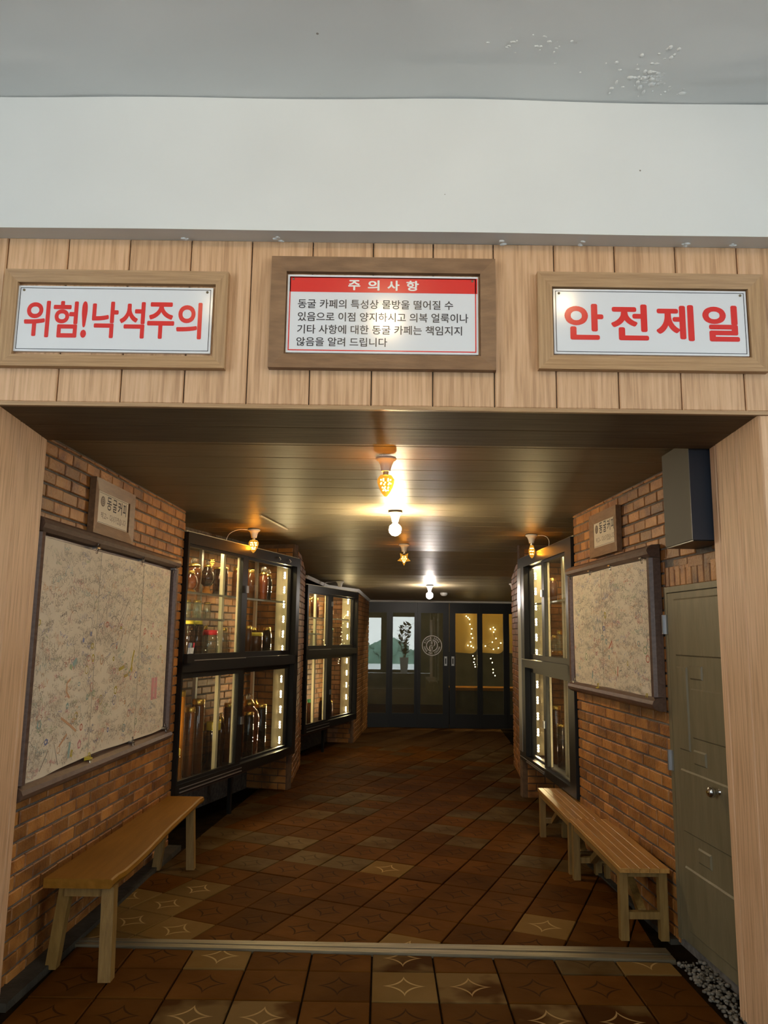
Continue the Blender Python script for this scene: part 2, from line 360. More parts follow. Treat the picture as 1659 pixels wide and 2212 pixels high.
# ------------------------------------------------------------------ floor
def clip(poly, a, b):
    """keep the part of poly left of the line a->b"""
    out = []
    def side(p): return (b[0] - a[0]) * (p[1] - a[1]) - (b[1] - a[1]) * (p[0] - a[0])
    for i in range(len(poly)):
        p, q = poly[i], poly[(i + 1) % len(poly)]; sp, sq = side(p), side(q)
        if sp >= 0: out.append(p)
        if sp * sq < 0: t = sp / (sp - sq); out.append((p[0] + (q[0] - p[0]) * t, p[1] + (q[1] - p[1]) * t))
    return out
def area(p): return abs(sum(p[i][0] * p[(i + 1) % len(p)][1] - p[(i + 1) % len(p)][0] * p[i][1] for i in range(len(p)))) / 2
floor = MB().box(-4.2, 4.2, -5.2, 17.5, -.16, -.014).build('floor', M['joint'])
tag(floor, 'brown tiled corridor floor laid square in front of the metal track and diagonally behind', 'floor', kind='structure')
S = .285; hs = S / 2 - .0042
sq = [(-hs, -hs), (hs, -hs), (hs, hs), (-hs, hs)]
full = {}
def tile(cx, cy, ang, region, mat):
    ca, sa = math.cos(ang), math.sin(ang)
    w = [(cx + x * ca - y * sa, cy + x * sa + y * ca) for x, y in sq]
    c = w
    for i in range(len(region)): 
        c = clip(c, region[i], region[(i + 1) % len(region)])
        if len(c) < 3: return None
    if area(c) < .004: return None
    loc = [((x - cx) * ca + (y - cy) * sa, -(x - cx) * sa + (y - cy) * ca) for x, y in c]
    return loc, abs(area(c) - 4 * hs * hs) < 1e-6, (cx, cy, ang, mat)
cand = []
RF = [(-1.46, 3.0), (1.385, 3.0), (1.37, 3.88), (-1.46, 3.975)]
pale = {(0, 0): 'tile_pale', (1, 0): 'tile_part', (-3, 1): 'tile_pale', (-2, -1): 'tile_part', (-3, -1): 'tile_part', (2, -1): 'tile_part', (4, 1): 'tile_pale', (3, -1): 'tile_part', (0, 1): 'tile_part', (3, 1): 'tile_olive'}
for i in range(-6, 6):
    for j in range(-2, 2):
        r = tile(-.028 + S * (i + .5), 3.458 + .2885 * (j + .5), 0, RF, M[pale.get((i, j), 'tile')])
        if r: cand.append((r[2][1], r))
th = .404; RB = [(-1.50, 4.075), (1.43, 4.045), (1.52, 5.6), (2.3, 12.96), (-.75, 12.96)]
dpale = {(0, 3): 'tile_pale', (2, -1): 'tile_pale'}
SD = .284
for i in range(-8, 34):
    for j in range(-16, 12):
        ci, cj = i + .5, j + .5
        x = .164 + SD * (ci * math.sin(th) + cj * math.cos(th)); y = 4.47 + SD * (ci * math.cos(th) - cj * math.sin(th))
        if y < 3.8 or y > 13.2 or abs(x) > 2.6: continue
        edge = min(x + 1.5, 1.55 - x)
        mt = 'tile_olive' if (y > 5.2 and random.random() < (.6 if edge < .5 else .15)) else 'tile'
        if (round(i), round(j)) in ((2, -2), (-2, 0), (0, 2)): mt = 'tile_pale'
        if y < 4.9 and x < -1.0: mt = 'tile_pale'
        r = tile(x, y, -th, RB, M[mt])
        if r: cand.append((y, r))
cand.sort(key=lambda t: t[0])
far = MB()
for k, (y, (loc, isf, (cx, cy, ang, mat))) in enumerate(cand):
    dz = random.uniform(-.0022, .0012)
    if k < 300:
        if isf:
            if mat.name not in full: full[mat.name] = MB().prism(sq, -.016, 0, .003).mesh('tile', mat)
            me = full[mat.name]
        else: me = MB().prism(loc, -.016, 0, .003).mesh('tile', mat)
        link('tile', me, floor, T(cx, cy, dz) @ Matrix.Rotation(ang, 4, 'Z') @ Matrix.Rotation(random.uniform(-.006, .006), 4, 'X'))
    else:
        ca, sa = math.cos(ang), math.sin(ang)
        far.prism([(cx + x * ca - y2 * sa, cy + x * sa + y2 * ca) for x, y2 in loc], -.016, dz, .003)
tag(far.build('distant_tiles', M['tile_far'], floor), kind='stuff')
# threshold track
tr = thing('floor_track', T(-.04, 4.0), 'worn brass coloured twin metal sliding track set across the tiles', 'floor track')
def slab(y0l, y0r, y1l, y1r, z0, z1, xl=-1.47, xr=1.40): return MB().hexa([(xl, y0l, z0), (xr, y0r, z0), (xr, y1r, z0), (xl, y1l, z0), (xl, y0l, z1), (xr, y0r, z1), (xr, y1r, z1), (xl, y1l, z1)])
iv = T(.04, -4.0)
slab(3.985, 3.895, 4.018, 3.952, -.014, .007).build('rail', M['brass_rail'], tr, iv)
slab(4.025, 3.962, 4.062, 4.03, -.014, .009).build('rail', M['brass_rail'], tr, iv)
slab(4.018, 3.952, 4.025, 3.962, -.014, -.004).build('slot', M['black_frame'], tr, iv)
# gravel strip
gv = MB()
for _ in range(520):
    y = random.uniform(3.05, 3.88); x = 1.40 + random.random() * (1.53 - 1.40)
    gv.ico((x, y, random.uniform(-.008, .012)), random.uniform(.006, .013), random.uniform(.7, 1.2), 1, .7)
tag(gv.build('gravel', M['gravel']), 'loose grey gravel between the right edge of the tiles and the wall', 'gravel', kind='stuff')
# ------------------------------------------------------------------ bricks
BM = {}
def brick_mesh(l, h, d, mat, v):
    k = (round(l, 3), round(h, 3), round(d, 3), mat.name, v)
    if k not in BM: BM[k] = MB().cbox(-l / 2, l / 2, -h / 2, h / 2, -d, 0, .004).mesh('brick', mat)
    return BM[k]
BL, BH = .168, .066
def bricks(parent, fm, x0, x1, z0, z1, holes=(), single=True, out=.009, mat='brick', joined=None, phase=0.0):
    row = 0; z = z0
    cnt = 0
    while z < z1 - .02:
        h = min(BH, z1 - z) - .010
        x = x0 - (BL / 2 if row % 2 else 0) - phase
        while x < x1 - .01:
            a, b = max(x, x0), min(x + BL, x1) - .008
            x += BL
            if b - a < .02: continue
            if any(a > u0 - .004 and b < u1 + .004 and z > v0 - .004 and z + h < v1 + .004 for u0, u1, v0, v1 in holes): continue
            # trim bricks that run into a hole
            for u0, u1, v0, v1 in holes:
                if z + h > v0 + .02 and z < v1 - .02 and b > u0 and a < u1:
                    if a < u0: b = min(b, u0 - .005)
                    elif b > u1: a = max(a, u1 + .005)
            if b - a < .02: continue
            c = ((a + b) / 2, z + h / 2)
            o = out + random.uniform(-.0025, .0025)
            if joined is not None:
                k = MB().cbox(a, b, z, z + h, -.03, o, .004)
                joined.add([fm @ Vector(v) for v in k.v], k.f)
            else:
                link('brick', brick_mesh(b - a, h, .03, M[mat], 0), parent, fm @ T(c[0], c[1], o) @ Matrix.Rotation(random.uniform(-.012, .012), 4, 'Z'))
            cnt += 1
        z += BH; row += 1
    return cnt
def wallbox(name, fm, x0, x1, z0, z1, th, mat, label, cat='wall'):
    b = MB().box(x0, x1, z0, z1, -th, 0); mb = MB().add([fm @ Vector(v) for v in b.v], b.f)
    return tag(mb.build(name, mat), label, cat, kind='structure')
wl = wallbox('wall_left', FA, 0, LA, -.01, 2.42, .25, M['mortar'], 'left brown brick wall behind the large message board and bench')
n = bricks(wl, FA, 0, LA, .0, 2.40, holes=[(.0, 1.95, .86, 1.93), (.70, 1.10, 2.08, 2.22)])
wr = wallbox('wall_right', FE, 0, LE, -.01, 2.42, .25, M['mortar'], 'right brown brick wall behind the smaller message board and pine benches')
DA, DB = LE - .765, LE - .20      # metal door span in FE coordinates
n2 = bricks(wr, FE, 0, LE, .0, 2.40, holes=[(.07, 1.43, 1.20, 1.95), (.55, .90, 2.08, 2.25), (DA, LE + .1, -.1, 1.875), (LE - .38, LE, 1.93, 2.5)])
x = DA
while x < LE - .01:
    link('brick', brick_mesh(.056, .105, .03, M['brick'], 1), wr, FE @ T(x + .03, 1.818, .009)); x += .064
print('bricks', n, n2)
# low concrete curbs at the foot of the walls
b = MB().box(0, LA, -.014, .02, 0, .10); tag(MB().add([FA @ Vector(v) for v in b.v], b.f).build('baseboard_left', M['concrete']), 'dark damp concrete curb along the foot of the left wall', 'curb', kind='structure')
b = MB().box(0, LE - .78, -.014, .012, 0, .05); tag(MB().add([FE @ Vector(v) for v in b.v], b.f).build('baseboard_right', M['concrete']), 'dark damp concrete curb along the foot of the right wall', 'curb', kind='structure')
# alcoves behind the cabinets
def alcove(fm, L, name, label, dep, x_in=0.0, single=False, top=2.45, endlen=None):
    j = MB()
    w = wallbox(name, fm @ T(0, 0, -dep), -.3, L + .25, -.01, top, .12, M['mortar'], label)
    if single: bricks(w, fm @ T(0, 0, -dep), .35, L + .05, .30, 2.24)
    else:
        bricks(w, fm @ T(0, 0, -dep), -.1, L + .05, .30, 2.24, joined=j); tag(j.build('bricks', M['brick_far'], w), kind='stuff')
    return w
alcove(F1, L1, 'wall_left', 'brick back wall inside the near left display cabinet', .48, single=True)
alcove(F2, L2, 'wall_left', 'brick back wall inside the far left display cabinet', .42, top=2.3)
alcove(FR, LR, 'wall_right', 'brick back wall inside the right display cabinet', .48)
def endwall(fm, L, dep, name, label, far_left=False, top=2.45):
    """brick end wall of the alcove at the cabinet's far end"""
    X = fm.to_3x3() @ Vector((1, 0, 0)); Z = fm.to_3x3() @ Vector((0, 0, 1))
    if not far_left:
        o = fm @ Vector((L, 0, -dep)); f = frame(o.x, o.y, Z.x, Z.y)
    else:
        o = fm @ Vector((0, 0, -.0)); f = frame(o.x, o.y, -Z.x, -Z.y)
    w = wallbox(name, f, 0, dep - .05 if not far_left else dep, -.01, top, .10, M['mortar_dark'], label)
    w2 = MB(); bricks(w, f @ (T(0) if not far_left else T(.05)), 0, dep - .06, .0, 2.36, joined=w2); tag(w2.build('bricks', M['brick_far'], w), kind='stuff')
endwall(F1, L1 + .02, .48, 'wall_left', 'brick end wall inside the near left display cabinet')
endwall(F2, L2 + .02, .42, 'wall_left', 'brick end wall inside the far left display cabinet', top=2.3)
endwall(FR @ T(-.06), LR, .48, 'wall_right', 'brick end wall inside the right display cabinet', far_left=True)
# brick pillars
def pillar(name, label, pts, top, limit_single, z_round=None):
    """pts: plan polygon, counter-clockwise; bricks laid on every face that is listed in limit_single"""
    w = tag(MB().prism(pts, -.01, top).build(name, M['mortar_dark']), label, 'pillar', kind='structure')
    j = MB(); one = False
    for i in limit_single[0]:
        p, q = pts[i], pts[(i + 1) % len(pts)]; L = math.hypot(q[0] - p[0], q[1] - p[1])
        f = frame(p[0], p[1], q[0] - p[0], q[1] - p[1])
        if limit_single[1]: bricks(w, f, 0, L, 0, top)
        else: bricks(w, f, 0, L, 0, top, joined=j); one = True
    if one: tag(j.build('bricks', M['brick_far'], w), kind='stuff')
    return w
pillar('wall_left', 'left brick pillar between the two left display cabinets', [(-1.28, 8.12), (-.905, 8.12), (-.935, 9.20), (-1.30, 9.20)], 2.36, ([0, 1], True))
pillar('wall_right', 'right brick pillar just beyond the right display cabinet', [(1.485, 8.28), (1.95, 8.28), (1.95, 9.4), (1.575, 9.4)], 2.36, ([0, 3], True))
pillar('wall_left', 'brick wall stub between the far left cabinet and the black doors', [(-.75, 11.12), (-.385, 11.12), (-.235, 12.93), (-.75, 12.93)], 2.12, ([0, 1], False))
# outer shell so that no daylight leaks in
tag(MB().box(-2.6, -2.5, 3.5, 13, -.01, 2.7).build('wall_left', M['wall_dark']), 'hidden outer wall behind the left alcoves', 'wall', kind='structure')
tag(MB().box(2.5, 2.6, 3.5, 13, -.01, 2.7).build('wall_right', M['wall_dark']), 'hidden outer wall behind the right alcove', 'wall', kind='structure')
# ------------------------------------------------------------------ corridor ceiling of level planks
cl = tag(MB().hexa([(-2.6, 3.30, 2.42), (2.6, 3.30, 2.42), (2.6, 13.1, 2.42), (-2.6, 13.1, 2.42), (-2.6, 3.30, 2.6), (2.6, 3.30, 2.6), (2.6, 13.1, 2.6), (-2.6, 13.1, 2.6)]).build('ceiling', M['wall_dark']),
         'glossy brown plank ceiling of the corridor', 'ceiling', kind='structure')
PW = .27; y = 3.36
while y < 12.95:
    y1 = min(y + PW, 12.97); za, zb = zc(y), zc(y1); sl = math.atan2(zb - za, y1 - y); Lp = math.hypot(y1 - y, zb - za)
    me = MB().cbox(-2.45, 2.45, -Lp / 2 + .002, Lp / 2 - .002, -.014, 0, .003).mesh('ceiling_plank', M['plank'])
    link('ceiling_plank', me, cl, T(0, (y + y1) / 2, (za + zb) / 2) @ Matrix.Rotation(sl + random.uniform(-.0015, .0015), 4, 'X') @ Matrix.Rotation(PI, 4, 'Y'))
    y = y1
# ------------------------------------------------------------------ header, pillars, beam
hd = MB().box(-1.98, 1.98, 2.36, 3.2, -.52, -.012).add([], [])
hdm = MB().add([FH @ Vector(v) for v in hd.v], hd.f)
for s_ in (-1, 1):
    xf, xb = (-1.466, -1.512) if s_ < 0 else (1.412, 1.452)
    pts = [(xf, 2.822), (xb, 3.345), (s_ * 2.0, 3.345), (s_ * 2.0, 2.822)]
    if s_ > 0: pts = pts[::-1]
    hdm.prism([(p[0] + s_ * .012, p[1]) for p in pts[:]], -.014, 2.4)
wf = tag(hdm.build('wall_front', M['wall_dark']), 'wood panelled portal: header with three framed signs and two side pillars', 'wall', kind='structure')
js = [-1.985, -1.72, -1.484, -1.247, -1.007, -.767, -.529, -.291, -.055, .179, .414, .650, .887, 1.125, 1.366, 1.60, 1.84, 1.985]
for a, b in zip(js, js[1:]):
    MB().cbox(a + .0022, b - .0022, 2.352, 3.015, -.012, 0, .004).build('plank', M['wood_v'], wf, FH @ T(0))
b = MB().box(-1.98, 1.98, 2.336, 2.351, -.012, .006); b.build('edge_strip', M['oak_h'], wf, FH)
# soffit boards under the header
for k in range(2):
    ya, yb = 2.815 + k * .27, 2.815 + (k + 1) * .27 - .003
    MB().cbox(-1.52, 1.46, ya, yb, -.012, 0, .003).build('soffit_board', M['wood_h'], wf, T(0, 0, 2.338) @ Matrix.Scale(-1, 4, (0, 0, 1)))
# jamb panels and pillar faces
for s_ in (-1, 1):
    xf, xb = (-1.466, -1.512) if s_ < 0 else (1.412, 1.452)
    p, q = ((xf, 2.812), (xb, 3.355))
    if s_ < 0: f = frame(p[0], p[1], q[0] - p[0], q[1] - p[1])
    else: f = frame(q[0], q[1], p[0] - q[0], p[1] - q[1])
    Lj = math.hypot(q[0] - p[0], q[1] - p[1]); cut = [0, .235, .475, Lj] if s_ < 0 else [0, Lj - .475, Lj - .235, Lj]
    for a, b_ in zip(cut, cut[1:]):
        MB().cbox(a + .0025, b_ - .0025, 0, 2.344, -.012, 0, .004).build('jamb_board', M['wood_v'], wf, f)
    for k in range(3):
        a = xf + s_ * (.004 + .24 * k); b_ = a + s_ * (.237 if k < 2 else .07)
        MB().cbox(min(a, b_), max(a, b_), 0, 2.336, -.012, 0, .003).build('plank', M['wood_v'], wf, FH)
beam = MB()
# slightly wavy plaster beam and front ceiling
def wavy(x): return .006 * math.sin(1.7 * x + 1) + .004 * math.sin(5.1 * x)
nb = 60; vs = []
for i in range(nb + 1):
    x = -4 + 8 * i / nb
    vs += [(x, 2.722, 3.012 + .3 * wavy(x)), (x, 2.722, 3.567 + wavy(x)), (x, 2.9, 3.6), (x, 2.9, 3.018)]
beam.add(vs, [(4 * i + a, 4 * (i + 1) + a, 4 * (i + 1) + (a + 1) % 4, 4 * i + (a + 1) % 4) for i in range(nb) for a in range(4)] + [(0, 1, 2, 3), (4 * nb, 4 * nb + 1, 4 * nb + 2, 4 * nb + 3)])
beam.box(-4.1, 4.1, 2.822, 3.3, 2.995, 3.7)
tag(beam.build('trim_1', M['plaster']), 'broad white plastered beam above the wood panelled header', 'beam', kind='structure')
nx, ny = 60, 60; fc = MB(); vs = []
from mathutils import noise
for j in range(ny + 1):
    for i in range(nx + 1):
        x = -4.1 + 8.2 * i / nx; y = 2.74 - 2.2 * (j / ny) ** 1.3 if j < ny else -5.3
        z = 3.572 + wavy(x) * (1 if y > 2.5 else .5)
        d = math.hypot((x - 1.25) / .22, (y - 2.52) / .13)
        z -= .014 * math.exp(-d * d) * (1 + 1.2 * noise.noise(Vector((x * 22, y * 22, 0)))) + .004 * noise.noise(Vector((x * 3, y * 3, 1)))
        vs.append((x, y, z))
fc.add(vs, [(j * (nx + 1) + i, j * (nx + 1) + i + 1, (j + 1) * (nx + 1) + i + 1, (j + 1) * (nx + 1) + i) for j in range(ny) for i in range(nx)], True)
fc.box(-4.1, 4.1, -5.3, 2.75, 3.62, 3.75)
tag(fc.build('ceiling', M['plaster']), 'uneven off-white plaster ceiling in front of the beam, flaking at the right', 'ceiling', kind='structure')
ceil_front = [o for o in C.objects if o.name.startswith('ceiling') and o.get('label', '').startswith('uneven')][0]
rf = random.Random(9); fk = MB()
for k in range(150):
    a, r = rf.uniform(0, 2 * PI), abs(rf.gauss(0, 1)); x, y = 1.0 + .10 * r * math.cos(a), 2.575 + .075 * r * math.sin(a)
    if y > 2.70: continue
    q = rf.uniform(.003, .012); fk.ico((x, y, 3.572 + wavy(x) - .002), q, rf.uniform(.6, 1.6), rf.uniform(.6, 1.6), .5)
for k in range(60):
    x, y = rf.choice(((.45, 2.42), (.60, 2.45), (1.32, 2.62), (-.35, 2.66), (-1.2, 2.66))); q = rf.uniform(.002, .006)
    fk.ico((x + rf.gauss(0, .07), min(y + rf.gauss(0, .04), 2.7), 3.573), q, rf.uniform(.6, 2.5), 1, .4)
tag(fk.build('flaking_plaster', M['plaster'], ceil_front), kind='stuff')
beam_o = [o for o in C.objects if o.name == 'trim_1'][0]
for x in (-.78, -.43, .45, .745, 1.155, 1.34):
    pd = MB()
    for q in range(5): pd.ico((x + rf.gauss(0, .010), rf.uniform(2.755, 2.80), 3.004), rf.uniform(.003, .007), 1.8, 1, .7)
    pd.build('cobweb_tag', M['plaster'], beam_o)  # pale lumps standing for cobweb tags under the beam
# front room walls with daylight openings
def holed_wall(name, mat, label, f, W_, H_, holes, th=.12):
    m = MB(); xs = sorted({0, W_, *[h[0] for h in holes], *[h[1] for h in holes]}); zs = sorted({0, H_, *[h[2] for h in holes], *[h[3] for h in holes]})
    for a, b in zip(xs, xs[1:]):
        for c, d in zip(zs, zs[1:]):
            if any(a >= h[0] and b <= h[1] and c >= h[2] and d <= h[3] for h in holes): continue
            m.box(a, b, c, d, -th, 0)
    mm = MB().add([f @ Vector(v) for v in m.v], m.f)
    return tag(mm.build(name, mat), label, 'wall', kind='structure')
holed_wall('wall_left', M['inner_white'], 'white left side wall of the entrance room behind the camera', frame(-4, -5.2, 0, 1), 8.1, 3.6, [(2.3, 5.7, 1.2, 3.2)])
holed_wall('wall_right', M['inner_white'], 'white right side wall of the entrance room behind the camera', frame(4, 2.9, 0, -1), 8.1, 3.6, [(2.4, 5.8, 1.2, 3.2)])
holed_wall('wall_back', M['wall_dark'], 'dark entrance wall behind the camera with tall glazed openings', frame(4, -5.1, -1, 0), 8, 3.6, [(2.72, 3.65, .12, 2.2), (4.05, 4.80, .12, 2.15), (4.95, 5.6, .12, 2.15)])
holed_wall('wall_front', M['inner_white'], 'white wall beside the left pillar of the portal', frame(-4.1, 2.84, 1, 0), 2.15, 3.05, [])
holed_wall('wall_front', M['inner_white'], 'white wall beside the right pillar of the portal', frame(1.95, 2.84, 1, 0), 2.15, 3.05, [])
tag(MB().box(-20, 20, -16, -5.3, -.2, -.06).build('pavement', M['pave']), 'pale pavement outside the entrance behind the camera', 'pavement', kind='structure')
hg = MB(); rh = random.Random(2)
for k in range(150): hg.ico((rh.uniform(-12, 12), rh.uniform(-18.5, -16.5), rh.uniform(-.1, .8)), rh.uniform(.4, .8), 1, 1, .8)
tag(hg.build('hedge', M['grass']), 'green hedge outside the entrance behind the camera', 'hedge')
# ------------------------------------------------------------------ framed signs on the header
def mitred(mb, x0, x1, y0, y1, w, z0, z1, zi):
    """four mitred bars, outer height z1, inner edge height zi; returned as four meshes"""
    O = [(x0, y0), (x1, y0), (x1, y1), (x0, y1)]; I = [(x0 + w, y0 + w), (x1 - w, y0 + w), (x1 - w, y1 - w), (x0 + w, y1 - w)]
    res = []
    for k in range(4):
        a, b, c, d = O[k], O[(k + 1) % 4], I[(k + 1) % 4], I[k]
        res.append(MB().hexa([(*a, z0), (*b, z0), (*c, z0), (*d, z0), (*a, z1), (*b, z1), (*c, zi), (*d, zi)]))
    return res
def lighted_sign(fr, pl, mh, mv, label, name='framed_sign'):
    cx, cz = (fr[0] + fr[1]) / 2, fr[2]
    t = thing(name, FH @ T(cx, cz, 0), label, 'sign')
    R = lambda r: (r[0] - cx, r[1] - cx, r[2] - cz, r[3] - cz)
    f_ = R(fr); p = R(pl); w = ((pl[0] - fr[0]) + (fr[1] - pl[1])) / 2 - .006
    for k, b in enumerate(mitred(None, *f_, w, .0, .032, .024)): b.build('frame_bar', mv if k % 2 else mh, t)
    plate = MB().box(p[0], p[1], p[2], p[3], .002, .014).build('sign_plate', M['white_sign'], t)
    for sx in (p[0] + .022, p[1] - .022): MB().lathe([(.005, .0), (.005, .002), (.002, .003)], 8, (sx, p[3] - .018, .014), 'z').build('screw', M['brass_rail'], t)
    return t, plate, cx, cz
def outline(p, ins, w, z, mat, parent):
    m = MB(); x0, x1, y0, y1 = p[0] + ins, p[1] - ins, p[2] + ins, p[3] - ins
    for q in ((x0, x1, y0, y0 + w), (x0, x1, y1 - w, y1), (x0, x0 + w, y0 + w, y1 - w), (x1 - w, x1, y0 + w, y1 - w)): m.box(*q, z, z + .0006)
    return m.build('border_line', mat, parent)
def letters(parent, items, mat, z, bold, cx, cz, name='lettering'):
    for body, x0, x1, y0, y1 in items:
        v, f = text_mesh(body, x0 - cx, x1 - cx, y0 - cz, y1 - cz, z, bold); MB().add(v, f).build('letter' if len(body) == 1 else name, mat, parent)
# left: falling rocks warning
fr, pl = (-1.470, -.610, 2.482, 2.870), (-1.420, -.670, 2.546, 2.810)
t, plate, cx, cz = lighted_sign(fr, pl, M['oak_h'], M['oak_v'], 'oak framed white sign with large red Korean lettering, left of the three above the passage')
p = (pl[0] - cx, pl[1] - cx, pl[2] - cz, pl[3] - cz)
outline(p, .008, .0022, .0143, M['black_print'], plate)
lx = lambda z: -1.421 + ((z / 2.9625) - 44) * .001797
zz = lambda y: 2.807 - (480 + y / 2.9625 - 622) * .00186
it = [(c, lx(a), lx(b), zz(748), zz(513)) for c, a, b in (('위', 184, 345), ('험', 365, 522), ('!', 545, 582), ('낙', 612, 778), ('석', 787, 946), ('주', 962, 1133), ('의', 1147, 1306))]
letters(plate, it, M['red'], .0146, .022, cx, cz)
# right: safety first
fr, pl = (.578, 1.447, 2.498, 2.888), (.641, 1.384, 2.564, 2.826)
t, plate, cx, cz = lighted_sign(fr, pl, M['oak_h'], M['oak_v'], 'oak framed white sign with four red Korean characters, right of the three above the passage')
p = (pl[0] - cx, pl[1] - cx, pl[2] - cz, pl[3] - cz)
outline(p, .008, .0022, .0143, M['black_print'], plate)
rx = lambda z: .641 + (1100 + z / 2.968 - 1195.5) * .0018
rz = lambda y: 2.8235 - (480 + y / 2.968 - 631) * .00188
it = [(c, rx(a), rx(b), rz(768), rz(538)) for c, a, b in (('안', 352, 598), ('전', 645, 882), ('제', 930, 1170), ('일', 1225, 1455))]
letters(plate, it, M['red'], .0146, .03, cx, cz)
# centre: notice
fr, pl = (-.446, .4165, 2.489, 2.937), (-.3835, .3515, 2.555, 2.870)
t, plate, cx, cz = lighted_sign(fr, pl, M['walnut'], M['walnut'], 'walnut framed white notice with a red title band, in the middle above the passage')
p = (pl[0] - cx, pl[1] - cx, pl[2] - cz, pl[3] - cz)
o = outline(p, .008, .004, .0143, M['red'], plate)
mz = lambda y: 2.869 - (480 + y / 2.9625 - 597) * .001881
mx_ = lambda z: -.384 + (560 + z / 2.9625 - 621) * .0018
MB().box(mx_(195) - cx, mx_(1386) - cx, mz(455) - cz, mz(357) - cz, .0143, .0149).build('title_band', M['red'], plate)
letters(plate, [(c, mx_(a), mx_(b), mz(442), mz(376)) for c, a, b in (('주', 566, 643), ('의', 690, 765), ('사', 815, 892), ('항', 935, 1015))], M['white_print'], .0152, .03, cx, cz, 'title')
letters(plate, [('동굴 카페의 특성상 물방울 떨어질 수', mx_(250), mx_(1233), mz(560), mz(502)), ('있음으로 이점 양지하시고 의복 얼룩이나', mx_(252), mx_(1328), mz(642), mz(584)),
                ('기타 사항에 대한 동굴 카페는 책임지지', mx_(250), mx_(1288), mz(722), mz(664)), ('않음을 알려 드립니다', mx_(248), mx_(818), mz(800), mz(744))], M['black_print'], .0147, .010, cx, cz)
# ------------------------------------------------------------------ small framed name signs on the brick walls
def name_sign(fm, fr, pl, label):
    cx, cz = (fr[0] + fr[1]) / 2, fr[2]
    t = thing('framed_sign', fm @ T(cx, cz, .012), label, 'sign')
    f_ = (fr[0] - cx, fr[1] - cx, 0, fr[3] - cz); p = (pl[0] - cx, pl[1] - cx, pl[2] - cz, pl[3] - cz)
    for b in mitred(None, *f_, .062, .0, .034, .026): b.build('frame_bar', M['walnut'], t)
    MB().box(f_[0] + .055, f_[1] - .055, f_[2] + .05, f_[3] - .05, .0, .014).build('backing', M['walnut'], t)
    pt = MB().box(*p, .014, .024).build('sign_plate', M['plate'], t)
    w = p[1] - p[0]; h = p[3] - p[2]
    for yy in (p[3] - .012, p[2] + .010): MB().box(p[0] + .01, p[1] - .01, yy, yy + .002, .0242, .0248).build('border_line', M['black_print'], pt)
    q = MB(); ex, ey, er = p[0] + .14 * w, p[2] + .70 * h, .155 * h
    q.lathe([(er, 0), (er, .0008)], 24, (ex, ey, .0242), 'z'); em = q.build('emblem', M['frame_brown'], pt)
    q = MB()
    for r0, r1 in ((er * .62, er * .7), (er * .25, er * .32)):
        n_ = 24; vs = [(ex + r * math.cos(2 * PI * k / n_), ey + r * math.sin(2 * PI * k / n_), .0254) for k in range(n_) for r in (r0, r1)]
        q.add(vs, [(2 * k, 2 * k + 1, (2 * k + 3) % (2 * n_), (2 * k + 2) % (2 * n_)) for k in range(n_)])
    q.build('emblem_ring', M['plate'], pt)
    it = [(c, p[0] + a * w, p[0] + b * w, p[2] + .50 * h, p[2] + .90 * h) for c, a, b in (('동', .27, .42), ('굴', .46, .60), ('커', .64, .78), ('피', .82, .93))]
    letters(pt, it, M['black_print'], .0245, .012, 0, 0)
    letters(pt, [('찍고~', p[0] + .10 * w, p[0] + .33 * w, p[2] + .18 * h, p[2] + .38 * h), ('다녀가겠습니다', p[0] + .39 * w, p[0] + .94 * w, p[2] + .17 * h, p[2] + .39 * h)], M['frame_brown'], .0245, .004, 0, 0)
name_sign(FA, (.622, 1.197, 2.006, 2.302), (.686, 1.112, 2.062, 2.243), 'small brown framed cream sign with round emblem, high on the left brick wall')
name_sign(FE, (LE - 1.855, LE - 1.345, 2.025, 2.312), (LE - 1.79, LE - 1.385, 2.083, 2.262), 'small brown framed cream sign with round emblem, high on the right brick wall')
